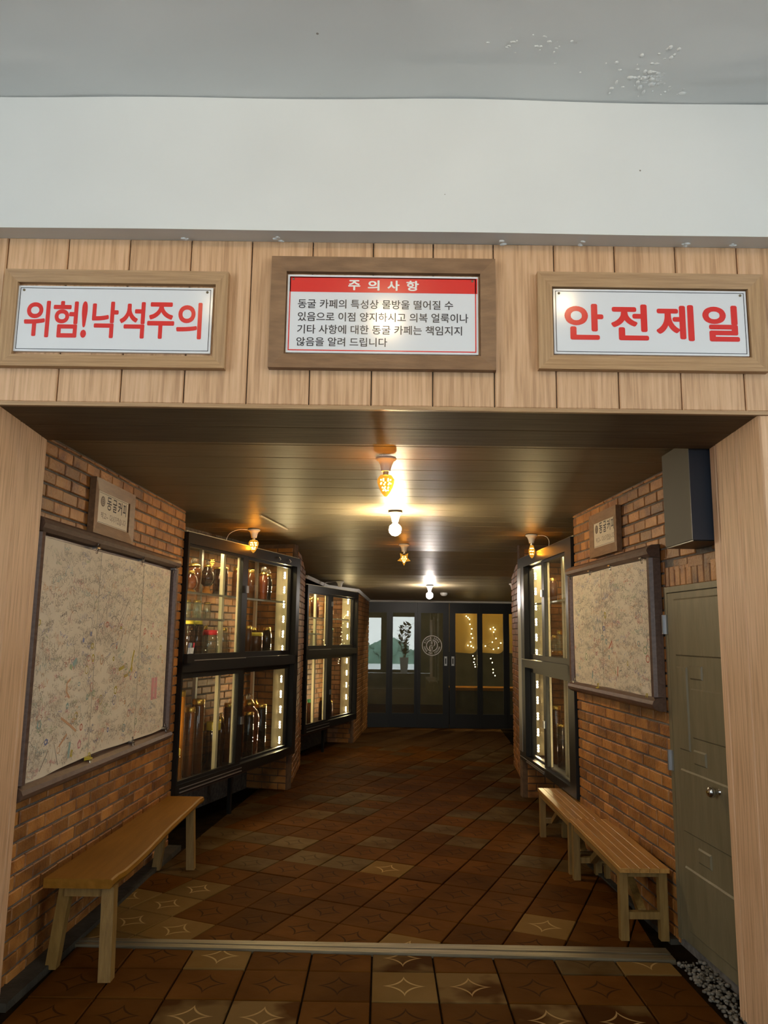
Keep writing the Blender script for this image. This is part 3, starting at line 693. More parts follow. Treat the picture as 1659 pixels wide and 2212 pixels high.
# ------------------------------------------------------------------ message boards
def board(fm, u0, u1, z0, z1, p0, p1, q0, q1, label, plabel, clips, nwords, big, sag, seed):
    """frame u0..u1 x z0..z1; paper p0..p1 x q0..q1"""
    cx = (u0 + u1) / 2
    t = thing('message_board', fm @ T(cx, z0, .012), label, 'message board')
    L = u0 - cx; R = u1 - cx; H = z1 - z0; w = .075
    MB().halfround(L, R, 0, w, 0, .075, 'x').build('frame_bar', M['frame_brown'], t)
    MB().halfround(L, R, H - w, H, 0, .075, 'x').build('frame_bar', M['frame_brown'], t)
    MB().halfround(L, L + w * .8, w, H - w, 0, .065, 'y').build('frame_bar', M['frame_brown'], t)
    MB().halfround(R - w * .8, R, w, H - w, 0, .065, 'y').build('frame_bar', M['frame_brown'], t)
    MB().box(L + .03, R - .03, w * .5, H - w * .5, 0, .012).build('backing_panel', M['frame_brown'], t)
    # hanging paper sheet, gently curled at its foot
    pp = thing('paper_sheet', fm @ T((p0 + p1) / 2, q0, .03), plabel, 'paper')
    W2 = (p1 - p0) / 2; PH = q1 - q0; nx, ny = 40, 14; rnd = random.Random(seed); vs = []
    def surf(a, b):
        x = -W2 + 2 * W2 * a
        lo = sag(a) * (1 - b)
        z = .012 + .006 * math.sin(9 * a + 2 * b) + .004 * math.sin(23 * a) * (1 - b) + (.012 if a > .36 else 0) * 0
        return (x, lo + (PH - lo) * b if b < 1 else PH, z)
    vs = [surf(i / nx, j / ny) for j in range(ny + 1) for i in range(nx + 1)]
    g = [(j * (nx + 1) + i, j * (nx + 1) + i + 1, (j + 1) * (nx + 1) + i + 1, (j + 1) * (nx + 1) + i) for j in range(ny) for i in range(nx)]
    m = MB().add(vs, g, True); k = len(m.v)
    m.add([(v[0], v[1], v[2] - .002) for v in vs], [f[::-1] for f in g], True)
    sh = m.build('sheet', M['paper'], pp)
    inks = {k_: MB() for k_ in INK}
    def stroke(col, pts, w):
        P = [Vector(surf(min(max(a, 0.004), .996), min(max(b, .006), .994))) for a, b in pts]; m_ = inks[col]; base = []
        for i in range(len(P)):
            d = P[min(i + 1, len(P) - 1)] - P[max(i - 1, 0)]; n_ = Vector((-d.y, d.x, 0)); n_ = n_.normalized() * w / 2 if n_.length > 1e-7 else Vector((w / 2, 0, 0))
            base += [tuple(P[i] + n_ + Vector((0, 0, .0016))), tuple(P[i] - n_ + Vector((0, 0, .0016)))]
        m_.add(base, [(2 * i, 2 * i + 1, 2 * i + 3, 2 * i + 2) for i in range(len(P) - 1)])
    ar = (2 * W2) / PH
    cols = ['faint'] * 20 + ['grey'] * 7 + ['orange', 'red', 'blue', 'teal', 'green', 'pink']
    for _ in range(nwords):
        a, b = rnd.random(), rnd.random(); col = rnd.choice(cols); sz = rnd.choice((.010, .014, .018, .026)) / PH; an = rnd.gauss(0, .25); nl = rnd.randint(2, 6)
        wd = rnd.choice((.0014, .0018, .0024))
        for g_ in range(nl):
            ca = a + g_ * sz * 1.15 / ar * math.cos(an); cb = b + g_ * sz * 1.15 * math.sin(an)
            if not (.01 < ca < .99 and .01 < cb < .99): continue
            for s_ in range(rnd.randint(2, 3)):
                x, y = ca + rnd.uniform(-.4, .4) * sz / ar, cb + rnd.uniform(-.5, .5) * sz; th_ = rnd.choice((0, PI / 2, PI / 2, rnd.uniform(0, PI))) + an; pts = []
                bend = rnd.uniform(-2.5, 2.5)
                for q in range(4):
                    pts.append((x, y)); x += math.cos(th_) * sz * .33 / ar; y += math.sin(th_) * sz * .33; th_ += bend * .33
                stroke(col, pts, wd)
    for _ in range(big[0]):
        a = rnd.gauss(big[1], .13); b = rnd.gauss(big[2], .10); sz = rnd.uniform(.04, .12); th_ = rnd.uniform(.8, 2.0); pts = []; bend = rnd.uniform(-3.5, 3.5)
        x, y = a, b
        for q in range(9):
            pts.append((x, y)); x += math.cos(th_) * sz * .16 / ar / PH; y += math.sin(th_) * sz * .16 / PH; th_ += bend * .16
        stroke(rnd.choice(('grey', 'grey', 'faint')), pts, .0035)
    for _ in range(big[3]):       # small coloured doodles
        a, b = rnd.random(), rnd.random() * .6 + .05; col = rnd.choice(('orange', 'red', 'teal', 'yellow', 'pink', 'blue', 'green')); r = rnd.uniform(.008, .022); ph = rnd.uniform(0, 6)
        el = rnd.uniform(.5, 1.3); turns = rnd.choice((1, 1, 2.4))
        stroke(col, [(a + r * (1 - .3 * q / 12 * (turns > 1)) * math.cos(ph + q * turns * 2 * PI / 12) / PH / ar, b + el * r * (1 - .3 * q / 12 * (turns > 1)) * math.sin(ph + q * turns * 2 * PI / 12) / PH) for q in range(13)], rnd.choice((.004, .007)))
    for col, pts, w_ in big[4]: stroke(col, pts, w_)
    for k_, m_ in inks.items():
        if m_.v: tag(m_.build('pen_marks', M['ink_' + k_], sh), k_ + ' coloured handwriting and doodles', kind='stuff')
    # the sheet is pieced together from strips
    for a in big[5]:
        x = -W2 + 2 * W2 * a; MB().box(x - .0012, x + .0012, .01, PH - .005, .019, .0205).build('seam', M['ink_faint'], sh)
    for (u, z, yl, lab) in clips:
        c = thing('binder_clip', fm @ T(u, z, .045) @ Matrix.Scale(1.45, 4), lab, 'clip'); up = 1 if z > (q0 + q1) / 2 else -1
        MB().hexa([(-.013, -.006, 0), (.013, -.006, 0), (.013, .006, 0), (-.013, .006, 0), (-.013, -.002, .02), (.013, -.002, .02), (.013, .002, .02), (-.013, .002, .02)]).build('clip_body', M['yellow_lid'] if yl else M['chrome'], c)
        MB().tube([(-.008, up * .002, .016), (-.006, up * .024, .022), (.006, up * .024, .022), (.008, up * .002, .016)], .0016).build('clip_handle', M['chrome'], c)
        MB().tube([(-.008, -up * .002, .014), (-.005, -up * .020, .012), (.005, -up * .020, .012), (.008, -up * .002, .014)], .0014).build('clip_handle', M['yellow_lid'] if yl else M['chrome'], c)
yb = [('yellow', [(.66, .38), (.655, .42), (.66, .46), (.67, .50)], .018), ('yellow', [(.60, .36), (.63, .37), (.66, .41)], .018), ('yellow', [(.56, .40), (.60, .415)], .02),
      ('pink', [(.855, .20), (.855, .33)], .05), ('pink', [(.885, .20), (.885, .33)], .05), ('blue', [(.30, .55), (.305, .57)], .02), ('blue', [(.345, .58), (.35, .6)], .02),
      ('teal', [(.25, .44), (.27, .47)], .035), ('green', [(.235, .43), (.24, .45)], .03), ('orange', [(.24, .30), (.22, .33), (.22, .37), (.24, .385)], .012), ('red', [(.535, .51), (.535, .53)], .014),
      ('orange', [(.20, .22), (.26, .17), (.29, .14)], .012), ('orange', [(.24, .14), (.20, .10)], .012), ('teal', [(.255, .03), (.26, .10)], .02), ('yellow', [(.27, .03), (.275, .06)], .02),
      ('grey', [(.10, .03), (.14, .10), (.16, .03), (.17, .12), (.2, .02)], .006), ('grey', [(.40, .62), (.44, .75), (.46, .6)], .005), ('grey', [(.52, .60), (.60, .78), (.55, .62)], .005), ('grey', [(.66, .66), (.70, .80), (.72, .64)], .005), ('grey', [(.55, .50), (.58, .62), (.6, .52), (.63, .63)], .005)]
board(FA, .02, 2.045, .772, 2.005, .03, 1.968, .858, 1.915, 'large brown framed message board on the left brick wall', 'large cream paper sheet covered in visitors handwriting, clipped to the left board',
      [(.648, 1.925, 0, 'silver binder clip at the top edge of the left paper, nearest the portal'), (1.316, 1.925, 0, 'silver binder clip in the middle of the top edge of the left paper'), (1.955, 1.925, 0, 'silver binder clip at the top far corner of the left paper'),
       (.735, .852, 1, 'binder clip with yellow arm at the bottom edge of the left paper'), (1.346, .852, 0, 'dark silver binder clip in the middle of the bottom edge of the left paper'), (1.95, .862, 0, 'silver binder clip at the bottom far corner of the left paper')],
      1500, (34, .50, .66, 55, yb, (.37, .71)), lambda a: -.028 * max(0, .36 - a) / .36 + .004 * math.sin(6 * a), 3)
rb = [('red', [(.50, .33), (.56, .40)], .012), ('red', [(.62, .12), (.63, .2)], .012), ('teal', [(.28, .06), (.29, .13)], .02), ('grey', [(.32, .45), (.36, .58), (.40, .45)], .007), ('grey', [(.42, .46), (.44, .60), (.47, .47)], .007), ('grey', [(.55, .52), (.60, .68), (.58, .5)], .006), ('grey', [(.63, .55), (.65, .66)], .006), ('grey', [(.45, .78), (.5, .9), (.52, .76)], .006), ('grey', [(.56, .78), (.58, .86)], .006)]
board(FE, LE - 2.30, LE - .800, 1.115, 2.005, LE - 2.25, LE - .90, 1.185, 1.932, 'smaller brown framed message board on the right brick wall', 'cream paper sheet with faint handwriting, clipped to the right board',
      [(LE - 2.24, 1.938, 0, 'silver binder clip at the top far corner of the right paper'), (LE - 1.813, 1.940, 0, 'silver binder clip on the top edge of the right paper, second from the far corner'), (LE - 1.422, 1.940, 0, 'silver binder clip on the top edge of the right paper, third from the far corner'), (LE - .926, 1.938, 0, 'silver binder clip at the top near corner of the right paper'),
       (LE - 2.209, 1.185, 0, 'silver binder clip at the bottom far corner of the right paper'), (LE - 1.713, 1.178, 1, 'binder clip with yellow arm in the middle of the bottom edge of the right paper'), (LE - .929, 1.172, 1, 'binder clip with yellow arm at the bottom near corner of the right paper')],
      1000, (18, .45, .6, 22, rb, (.45,)), lambda a: -.02 * a + .003 * math.sin(5 * a), 5)
# ------------------------------------------------------------------ cabinets
def cabinet(fm, L, Z, gl, label, led_x, steps, far_left, hooks, depth=.42):
    """Z = bottom, lower glass bottom, lower glass top, upper glass bottom, shelf, upper glass top, frame top; gl = left glass a,b, right glass c,d"""
    zb, g0, g1, g2, zs, g3, zt = Z; a, b, c, d = gl
    t = thing('display_cabinet', fm @ T(0, zb, 0), label, 'cabinet')
    z = lambda v: v - zb
    fr = MB()
    e = .02
    fr.box(0, L, z(zb), z(g0) - e, -.07, .03).box(0, L, z(g3) + e, z(zt), -.07, .03).box(0, L, z(g1) + .045, z(g2) - .045, -.07, .03)
    fr.box(0, a - .03, z(g0) - e, z(g3) + e, -.07, .03).box(d + .04, L, z(g0) - e, z(g3) + e, -.07, .03)
    fr.build('outer_frame', M['black_frame'], t)
    fr2 = MB().box(0, L, 0, .03, -depth, -.07).box(0, L, z(zt) - .03, z(zt), -depth, -.07)
    fr2.box(0, L, z(g1) + .06, z(g2) - .02, -depth, -.07)
    fr2.build('shelf_board', M['black_frame'], t)
    k = 0
    for (za, zb_) in ((g0, g1), (g2, g3)):
        for (xa, xb, dz) in ((a, b, -.002), (c, d, -.034)):
            if far_left: dz = -.034 if dz == -.002 else -.002
            m = MB(); so = .055
            xl = xa - (.03 if xa == a else .085); xr = xb + (.03 if xb == d else .085)
            yl, yr = z(za) - .045, z(zb_) + .045
            m.box(xl, xa, yl, yr, dz - .014, dz + .014).box(xb, xr, yl, yr, dz - .014, dz + .014).box(xa, xb, yl, z(za), dz - .014, dz + .014).box(xa, xb, z(zb_), yr, dz - .014, dz + .014)
            dr = m.build('sliding_door', M['black_frame'], t)
            MB().box(xa - .005, xb + .005, z(za) - .005, z(zb_) + .005, dz - .002, dz + .002).build('pane', M['pane'], dr)
            if (xa == a) != far_left:
                ex = (xb + .004, xb - .020) if not far_left else (xa - .004, xa + .02)
                MB().box(min(ex), max(ex), z(za), z(zb_), dz - .03, dz - .0145).build('edge_seal', M['cream'], dr)
                MB().box((b + c) / 2 - .02, (b + c) / 2 + .02, z(za) + (.5 if za > 1 else .3), z(za) + (.56 if za > 1 else .36), dz + .014, dz + .026).build('lock', M['steel'], dr)
    # aluminium tracks under the doors
    for zz_ in (z(g0) - .052, z(g2) - .05):
        xa, xb = (a, b + .08) if not far_left else (0.0, c - .03)
        MB().box(xa, xb, zz_, zz_ + .006, .015, .034).build('track', M['alu'], t)
    MB().box(a, b + .08, .012, .02, .03, .036).build('track', M['alu'], t)
    if far_left: MB().box(-.02, .11, .08, z(g3) + .02, -.05, .034).build('end_channel', M['alu'], t)
    # posts and glass shelves
    for x in ((L * .42, L * .93) if not far_left else (L * .2, L * .62)): MB().box(x, x + .03, .03, z(zt) - .03, -depth + .02, -depth + .05).build('upright', M['alu'], t)
    for x in ((b - .10,) if not far_left else (c + .07, c + .16)): MB().box(x, x + (.035 if not far_left else .05), .03, z(zt) - .03, -.15, -.12).build('upright', M['cream'], t)
    for s_, x0, x1 in ((zs, .0, L), (zs - .20, .02, L * .42)) if not far_left else ((zs, 0, L),):
        sh = MB().box(x0 + .02, x1 - .08, z(s_), z(s_) + .008, -depth + .03, -.09).build('glass_shelf', M['shelf_glass'], t)
        MB().box(x0 + .02, x1 - .08, z(s_) - .012, z(s_) + .002, -.092, -.082).build('shelf_edge', M['alu'], sh)
    # LED strip on a cream post
    for led_x, sgn in ((led_x, 1 if not far_left else -1), (.06 if not far_left else L - .06, -1 if not far_left else 1)):
      ps = MB()
      ps.box(min(led_x, led_x + sgn * .012), max(led_x, led_x + sgn * .012), .05, z(zt) - .06, -.20, -.075)
      lp = ps.build('led_post', M['cream'], t)
      ld = MB(); mod = MB(); zz_ = z(g0) + .01
      while zz_ < z(g3):
          if not (z(g1) < zz_ + .03 < z(g2)):
              for q in range(3):
                xx, yy = led_x - sgn * .0075, zz_ + q * .024; e_ = .0052
                ld.add([(xx, yy - e_, -.11 - e_), (xx, yy + e_, -.11 - e_), (xx, yy + e_, -.11 + e_), (xx, yy - e_, -.11 + e_)], [(0, 1, 2, 3)])
              mod.box(min(led_x, led_x - sgn * .006), max(led_x, led_x - sgn * .006), zz_ - .012, zz_ + .060, -.119, -.101)
          zz_ += steps
      tag(mod.build('led_modules', M['white_plastic'], lp), kind='stuff'); tag(ld.build('led_strip', M['led'], lp), kind='stuff')
    # added LED strip, hidden behind the upper rail, brightening the cabinet inside
    tm = MB(); tl = MB(); xx = .15; yy = z(zt) - .045
    tm.box(.1, L - .15, yy, yy + .010, -.135, -.115)
    while xx < L - .25:
        for q in range(3):
            cx_ = xx + q * .024; e_ = .0052; tl.add([(cx_ - e_, yy - .001, -.125 - e_), (cx_ + e_, yy - .001, -.125 - e_), (cx_ + e_, yy - .001, -.125 + e_), (cx_ - e_, yy - .001, -.125 + e_)], [(0, 1, 2, 3)])
        xx += .145
    tp = tm.build('added_led_rail', M['alu'], t); tag(tl.build('led_strip', M['led'], tp), kind='stuff')
    for x in hooks:
        MB().tube([(x, z(zt) - .03, .03), (x, z(zt) - .045, .045), (x, z(zt) - .06, .04), (x + .006, z(zt) - .05, .05)], .004).build('hook', M['white_plastic'], t)
    MB().box(L * .5, L * .5 + .03, -zb, 0, -.12, -.09).build('support_leg', M['black_frame'], t)
    MB().box(.0, L, -.05, -.0, -.12, -.08).build('apron', M['frame_brown'], t)
    MB().box(0, L, z(zt), z(zt) + .010, -.03, .01).build('top_strip', M['cream'], t)
    return t
cabinet(F1, L1, [.35, .44, 1.16, 1.335, 1.80, 2.13, 2.235], (.05, .93, 1.09, 2.02), 'near left black framed glass display cabinet filled with liquor jars', 2.085, .145, False, (1.62, 1.86))
cabinet(F2, L2, [.33, .43, 1.185, 1.35, 1.695, 1.98, 2.08], (.075, .71, .955, 1.73), 'far left black framed glass display cabinet, nearer the black doors', 1.765, .165, False, ())
cabinet(FR, LR, [.36, .44, 1.17, 1.335, 1.80, 2.125, 2.24], (.26, .80, .92, 1.60), 'black framed glass display cabinet on the right beyond the message board', .12, .145, True, ())
# ------------------------------------------------------------------ jars and bottles
JM = {}
def jar_parts(kind, mat):
    """unit radius 1 / unit height 1 profiles -> list of (part name, material, profile, square)"""
    if kind == 'jar': return [('jar_body', mat, [(.9, 0), (1, .03), (1, .72), (.85, .84), (.72, .88)], None), ('lid', 'gold', [(.78, .88), (.8, .9), (.8, .99), (.7, 1)], None)]
    if kind == 'tall': return [('jar_body', mat, [(.95, 0), (1, .02), (1, .90), (.9, .93)], None), ('lid', 'gold', [(.98, .93), (1.0, .94), (1.0, .99), (.9, 1)], None)]
    if kind == 'sq': return [('jar_body', mat, [(.9, 0), (1, .02), (1, .86), (.8, .90)], .8), ('lid', 'yellow_lid', [(.95, .90), (.98, .91), (.98, .99), (.9, 1)], None)]
    if kind == 'red': return [('jar_body', mat, [(.85, 0), (1, .05), (1, .62), (.8, .78), (.78, .82)], None), ('lid', 'red_lid', [(.86, .80), (.9, .82), (.9, .97), (.8, 1)], None)]
    if kind == 'green': return [('jar_body', mat, [(.9, 0), (1, .03), (1, .80), (.8, .88)], None), ('lid', 'green_lid', [(.86, .87), (.9, .88), (.9, .99), (.8, 1)], None)]
    if kind == 'ball': return [('jar_body', mat, [(.8, 0), (.85, .02), (.8, .08), (.95, .35), (1, .55), (.9, .68), (.6, .74)], None), ('collar', 'gold', [(.62, .74), (.8, .75), (.75, .79), (.55, .82), (.45, .84)], None), ('stopper', 'ball_glass', 'ball', None)]
    if kind == 'vase': return [('jar_body', mat, [(.45, .24), (.8, .32), (1, .45), (.9, .60), (.55, .76), (.5, .80)], None), ('foot', 'amber_liquor', [(.75, 0), (.62, .06), (.42, .18), (.45, .24)], None), ('collar', 'gold', [(.52, .80), (.6, .81), (.55, .86), (.35, .88)], None), ('stopper', 'ball_glass', 'ball2', None)]
    if kind == 'flask': return [('jar_body', mat, [(.5, .12), (.85, .22), (1, .45), (.85, .68), (.45, .80), (.42, .84)], None), ('foot', 'amber_liquor', [(.8, 0), (.75, .04), (.5, .12)], None), ('lid', 'gold', [(.46, .84), (.5, .86), (.5, .99), (.4, 1)], None)]
    if kind == 'urn': return [('jar_body', mat, [(.55, 0), (.6, .1), (.9, .45), (1, .62), (.85, .76), (.5, .82)], None), ('lid', 'gold', [(.55, .82), (.65, .84), (.5, .9), (.2, .93), (.25, .97), (.05, 1)], None)]
    if kind == 'wide': return [('jar_body', mat, [(.9, 0), (1, .03), (1, .74), (.9, .82)], None), ('lid', 'yellow_lid', [(.95, .82), (1, .84), (1, .98), (.9, 1)], None)]
    if kind == 'big': return [('jar_body', mat, [(.8, 0), (.9, .04), (.95, .4), (1, .6), (.85, .72), (.4, .80)], None), ('collar', 'gold', [(.45, .80), (.55, .82), (.4, .87), (.25, .9)], None), ('stopper', 'ball_glass', 'ball2', None)]
    if kind == 'bottle': return [('jar_body', mat, [(.9, 0), (1, .03), (1, .5), (.7, .66), (.3, .78), (.28, .9)], None), ('cap', 'gold', [(.32, .88), (.34, .9), (.34, .99), (.3, 1)], None)]
def put_jar(fm, x, zb, d, r, h, kind, mat, label, group):
    t = thing('liquor_bottle' if kind == 'bottle' else 'liquor_jar', fm @ T(x, zb, -d), label, 'bottle' if kind == 'bottle' else 'jar', group)
    for nm, mt, pr_, sq_ in jar_parts(kind, mat):
        key = (kind, mat, nm, round(r / h, 2))
        if key not in JM:
            m = MB()
            if pr_ in ('ball', 'ball2'):
                rr = .10 if pr_ == 'ball' else .06
                m.ico((0, 1 - rr, 0), rr, lv=2)
            else: m.lathe([(p[0] * round(r / h, 2), p[1]) for p in pr_], 16, ax='y', sq=sq_)
            JM[key] = m.mesh(nm, M[mt])
        link(nm, JM[key], t, Matrix.Scale(h, 4))
ORD = ['first', 'second', 'third', 'fourth', 'fifth', 'sixth', 'seventh', 'eighth', 'ninth', 'tenth', 'eleventh', 'twelfth', 'thirteenth']
DESC = {'jar': 'gold lidded jar', 'tall': 'tall straight jar', 'sq': 'squarish yellow lidded jar', 'red': 'red lidded jar', 'green': 'green lidded jar', 'ball': 'jar with glass ball stopper', 'vase': 'teardrop bottle on foot', 'flask': 'round bellied flask', 'urn': 'urn shaped jar', 'wide': 'wide yellow lidded jar', 'big': 'large glass stoppered jar', 'bottle': 'slim gold capped bottle'}
MD = {'dark_liquor': 'near black', 'brown_liquor': 'dark brown', 'amber_liquor': 'amber', 'red_liquor': 'reddish brown', 'clear_glass': 'clear'}
D_, B_, A_, R_, K_ = 'dark_liquor', 'brown_liquor', 'amber_liquor', 'red_liquor', 'clear_glass'
def shelf(fm, z, where, items, inv=None):
    items = sorted(items)
    for k, (x, r, h, kind, mat, d) in enumerate(items):
        put_jar(fm, x, z, d, r * 1.12, h, kind, mat, f'{MD[mat]} {DESC[kind]}, {ORD[k]} from left, {where}', 'liquor jars, ' + where)
shelf(F1, 1.809, 'near left cabinet top', [(.20, .05, .27, 'urn', B_, .15), (.347, .048, .165, 'flask', R_, .14), (.52, .062, .285, 'ball', B_, .22), (.67, .045, .23, 'jar', A_, .30), (.775, .055, .285, 'vase', D_, .24),
      (1.02, .058, .25, 'tall', D_, .25), (1.33, .04, .28, 'jar', B_, .25), (1.50, .042, .27, 'jar', B_, .20), (1.60, .036, .245, 'jar', R_, .28), (1.70, .042, .315, 'ball', R_, .16), (1.83, .042, .305, 'ball', D_, .18), (1.95, .036, .24, 'jar', B_, .26)])
shelf(F1, 1.608, 'near left cabinet small shelf', [(.58, .03, .15, 'jar', K_, .30), (.66, .03, .15, 'jar', K_, .26), (.75, .03, .15, 'jar', K_, .30), (.83, .03, .14, 'jar', K_, .26), (.24, .035, .16, 'jar', K_, .32), (.34, .035, .16, 'jar', K_, .32)])
shelf(F1, 1.316, 'near left cabinet middle', [(.27, .03, .28, 'tall', A_, .28), (.40, .047, .27, 'sq', D_, .18), (.53, .047, .27, 'sq', D_, .18), (.72, .065, .20, 'red', K_, .16), (.86, .04, .235, 'jar', B_, .30), (.93, .048, .22, 'jar', K_, .16),
      (1.50, .03, .245, 'jar', B_, .20), (1.66, .058, .185, 'wide', B_, .20), (1.80, .036, .23, 'jar', B_, .30), (1.90, .042, .235, 'jar', D_, .20)])
shelf(F1, .381, 'near left cabinet bottom', [(.20, .045, .26, 'wide', A_, .12), (.37, .058, .67, 'tall', A_, .22), (.54, .040, .53, 'tall', B_, .2), (.70, .045, .58, 'tall', B_, .22), (.83, .034, .45, 'jar', A_, .28), (.93, .055, .38, 'wide', D_, .2), (1.05, .042, .44, 'urn', B_, .2), (1.30, .045, .5, 'tall', B_, .25),
      (1.50, .042, .41, 'tall', D_, .16), (1.66, .088, .56, 'big', R_, .24), (1.83, .050, .45, 'tall', D_, .2), (1.93, .040, .49, 'urn', D_, .3)])
shelf(F2, 1.704, 'far left cabinet top', [(.36, .042, .24, 'jar', B_, .2), (.50, .044, .24, 'jar', A_, .2), (.65, .040, .25, 'jar', B_, .2), (.80, .038, .25, 'jar', R_, .2), (1.15, .036, .26, 'jar', A_, .2), (1.32, .034, .2, 'jar', A_, .2)])
shelf(F2, 1.331, 'far left cabinet middle', [(.42, .052, .26, 'red', K_, .2), (.75, .042, .2, 'jar', K_, .2), (1.15, .044, .27, 'jar', K_, .2), (1.35, .032, .24, 'green', K_, .2)])
shelf(F2, .361, 'far left cabinet bottom', [(.42, .080, .26, 'red', B_, .22), (.70, .036, .31, 'green', B_, .2), (1.15, .060, .30, 'jar', D_, .2), (1.38, .034, .24, 'jar', B_, .2)])
shelf(FR, 1.809, 'right cabinet top', [(.42, .035, .22, 'jar', B_, .2), (1.10, .050, .29, 'ball', B_, .22), (1.28, .042, .27, 'ball', D_, .2), (1.44, .04, .24, 'jar', B_, .25)])
shelf(FR, 1.351, 'right cabinet middle', [(.45, .04, .16, 'flask', K_, .2), (.60, .036, .2, 'flask', K_, .2), (1.16, .035, .19, 'bottle', A_, .2), (1.33, .032, .26, 'bottle', B_, .2)])
shelf(FR, .391, 'right cabinet bottom', [(.45, .034, .50, 'tall', B_, .2), (.62, .040, .36, 'tall', D_, .2), (1.12, .044, .50, 'urn', A_, .2), (1.35, .042, .40, 'jar', B_, .2)])
# pens clipped on the middle rail of the near left cabinet
ph = thing('pen_holder', F1 @ T(.055, 1.30, .032), 'small black pen holder on the middle rail of the near left cabinet', 'pen holder')
MB().box(-.04, .06, -.03, .04, .002, .006).box(-.04, .06, -.03, .04, .026, .03).box(-.04, .06, -.03, -.026, .006, .026).box(-.04, -.036, -.026, .04, .006, .026).box(.056, .06, -.026, .04, .006, .026).build('holder', M['black_frame'], ph)
for k, (x, c1, c2, lb) in enumerate(((-.022, 'ink_blue', 'white_plastic', 'white pen with dark blue cap, leftmost in the pen holder'), (0.0, 'ink_teal', 'white_plastic', 'white pen with pale blue cap, second in the pen holder'), (.02, 'black_print', 'white_plastic', 'white pen with black cap, third in the pen holder'), (.042, 'red_lid', 'white_plastic', 'white pen with red cap, rightmost in the pen holder'))):
    p_ = thing('pen', F1 @ T(.055 + x - .006, 1.30 - .02, .048) @ Matrix.Rotation(-.22, 4, 'Z'), lb, 'pen', 'pens in the cabinet pen holder')
    MB().lathe([(.003, 0), (.006, .015), (.006, .11)], 8, ax='y').build('barrel', M[c2], p_); MB().lathe([(.007, .105), (.007, .135), (.004, .142)], 8, ax='y').build('cap', M[c1], p_)
# ------------------------------------------------------------------ lamps
def lamp(name, x, y, z, kind, label, group):
    t = thing(name, T(x, y, z), label, 'ceiling light', group)
    MB().lathe([(.052, 0), (.054, -.006), (.050, -.014), (.040, -.018), (.030, -.04), (.024, -.066), (.024, -.072)], 20).build('socket', M['ceramic'], t)
    if kind is None: return t
    zb = -.072
    if 'globe' in kind:
        s = t
        MB().lathe([(.018, zb), (.022, zb - .02)], 12).build('neck', M['white_plastic'], t)
        MB().ico((0, 0, zb - .06), .047, lv=2).build('bulb', M[kind], t)
        zl = zb - .06; rad = .047
    else:
        MB().lathe([(.014, zb), (.014, zb - .02)], 10).build('bulb_cap', M['alu'], t)
        n = 24; h = .115; rings = 14; vs = []; rad = .02
        # flattened, shaped bulbs: outline(theta) extruded with a rounded section
        if kind == 'star':
            pts = []
            for k in range(10):
                a = PI / 2 + PI * k / 5 + PI / 5 * 0; r = .070 if k % 2 == 1 else .034
                pts.append((r * math.cos(a), r * math.sin(a)))
            m = MB(); c0 = -.085
            for sgn in (-1, 1):
                m.add([(0, sgn * .022, zb - .03 + c0 * .5 + .0)] + [(p[0], 0, zb - .072 + p[1]) for p in pts], [(0, 1 + k, 1 + (k + 1) % 10) if sgn > 0 else (0, 1 + (k + 1) % 10, 1 + k) for k in range(10)])
            g = m.build('bulb', M['amber_glass'], t)
            prof = [(-.012, .018), (.012, .018), (-.02, 0), (0, 0), (.02, 0), (-.01, -.02), (.01, -.02), (0, -.034)]
            dots = [(p[0], 0, zb - .072 + p[1]) for p in prof]
        else:
            pr_ = {'heart': [(0.012, 0), (.03, -.004), (.043, -.022), (.043, -.042), (.034, -.068), (.02, -.095), (.006, -.112), (0, -.114)],
                   'oval': [(.010, 0), (.018, -.014), (.027, -.04), (.029, -.06), (.024, -.085), (.012, -.108), (0, -.118)]}[kind]
            g = MB().lathe([(r, zb - .018 + z_) for r, z_ in pr_], 20).build('bulb', M['amber_glass'], t)
            rows = {'heart': ((-.026, .024, 6), (-.045, .026, 7), (-.066, .016, 5), (-.08, .012, 4)), 'oval': ((-.03, .012, 4), (-.055, .015, 4), (-.08, .012, 4))}[kind]
            dots = [(rr * math.cos(2 * PI * k / n_ + q), rr * math.sin(2 * PI * k / n_ + q), zb - .018 + z_) for q, (z_, rr, n_) in enumerate(rows) for k in range(n_)]
        dm = MB()
        for p in dots: dm.ico(p, .0045 if kind != 'star' else .006)
        dm.build('filament_dots', M['amber_dot'], g)
        zl = zb - .07
    return t
lamp('ceiling_lamp', .007, 3.84, 2.392, 'heart', 'amber heart shaped bulb in a white socket, nearest lamp on the corridor ceiling', 'corridor ceiling lamps')
lamp('ceiling_lamp', .083, 5.57, 2.388, 'globe', 'white glowing globe bulb in the middle of the corridor ceiling', 'corridor ceiling lamps')
lamp('ceiling_lamp', .205, 7.60, 2.385, 'star', 'amber star shaped bulb behind the near white globe', 'corridor ceiling lamps')
lamp('ceiling_lamp', -1.13, 6.65, 2.386, 'heart', 'amber heart shaped bulb above the near left cabinet', 'corridor ceiling lamps')
lamp('ceiling_lamp', 1.31, 6.76, 2.386, 'oval', 'amber pointed oval bulb above the right cabinet', 'corridor ceiling lamps')
lamp('ceiling_lamp', .62, 10.25, zc(10.25) - .004, 'globe_cool', 'cool white globe bulb in front of the black doors', 'corridor ceiling lamps')
lamp('ceiling_lamp', -.555, 9.95, zc(9.95) - .004, None, 'empty white lamp socket on the ceiling by the far left cabinet', 'corridor ceiling lamps')
lamp('ceiling_lamp', 1.68, 9.95, zc(9.95) - .004, None, 'empty white lamp socket on the ceiling at the right pillar', 'corridor ceiling lamps')
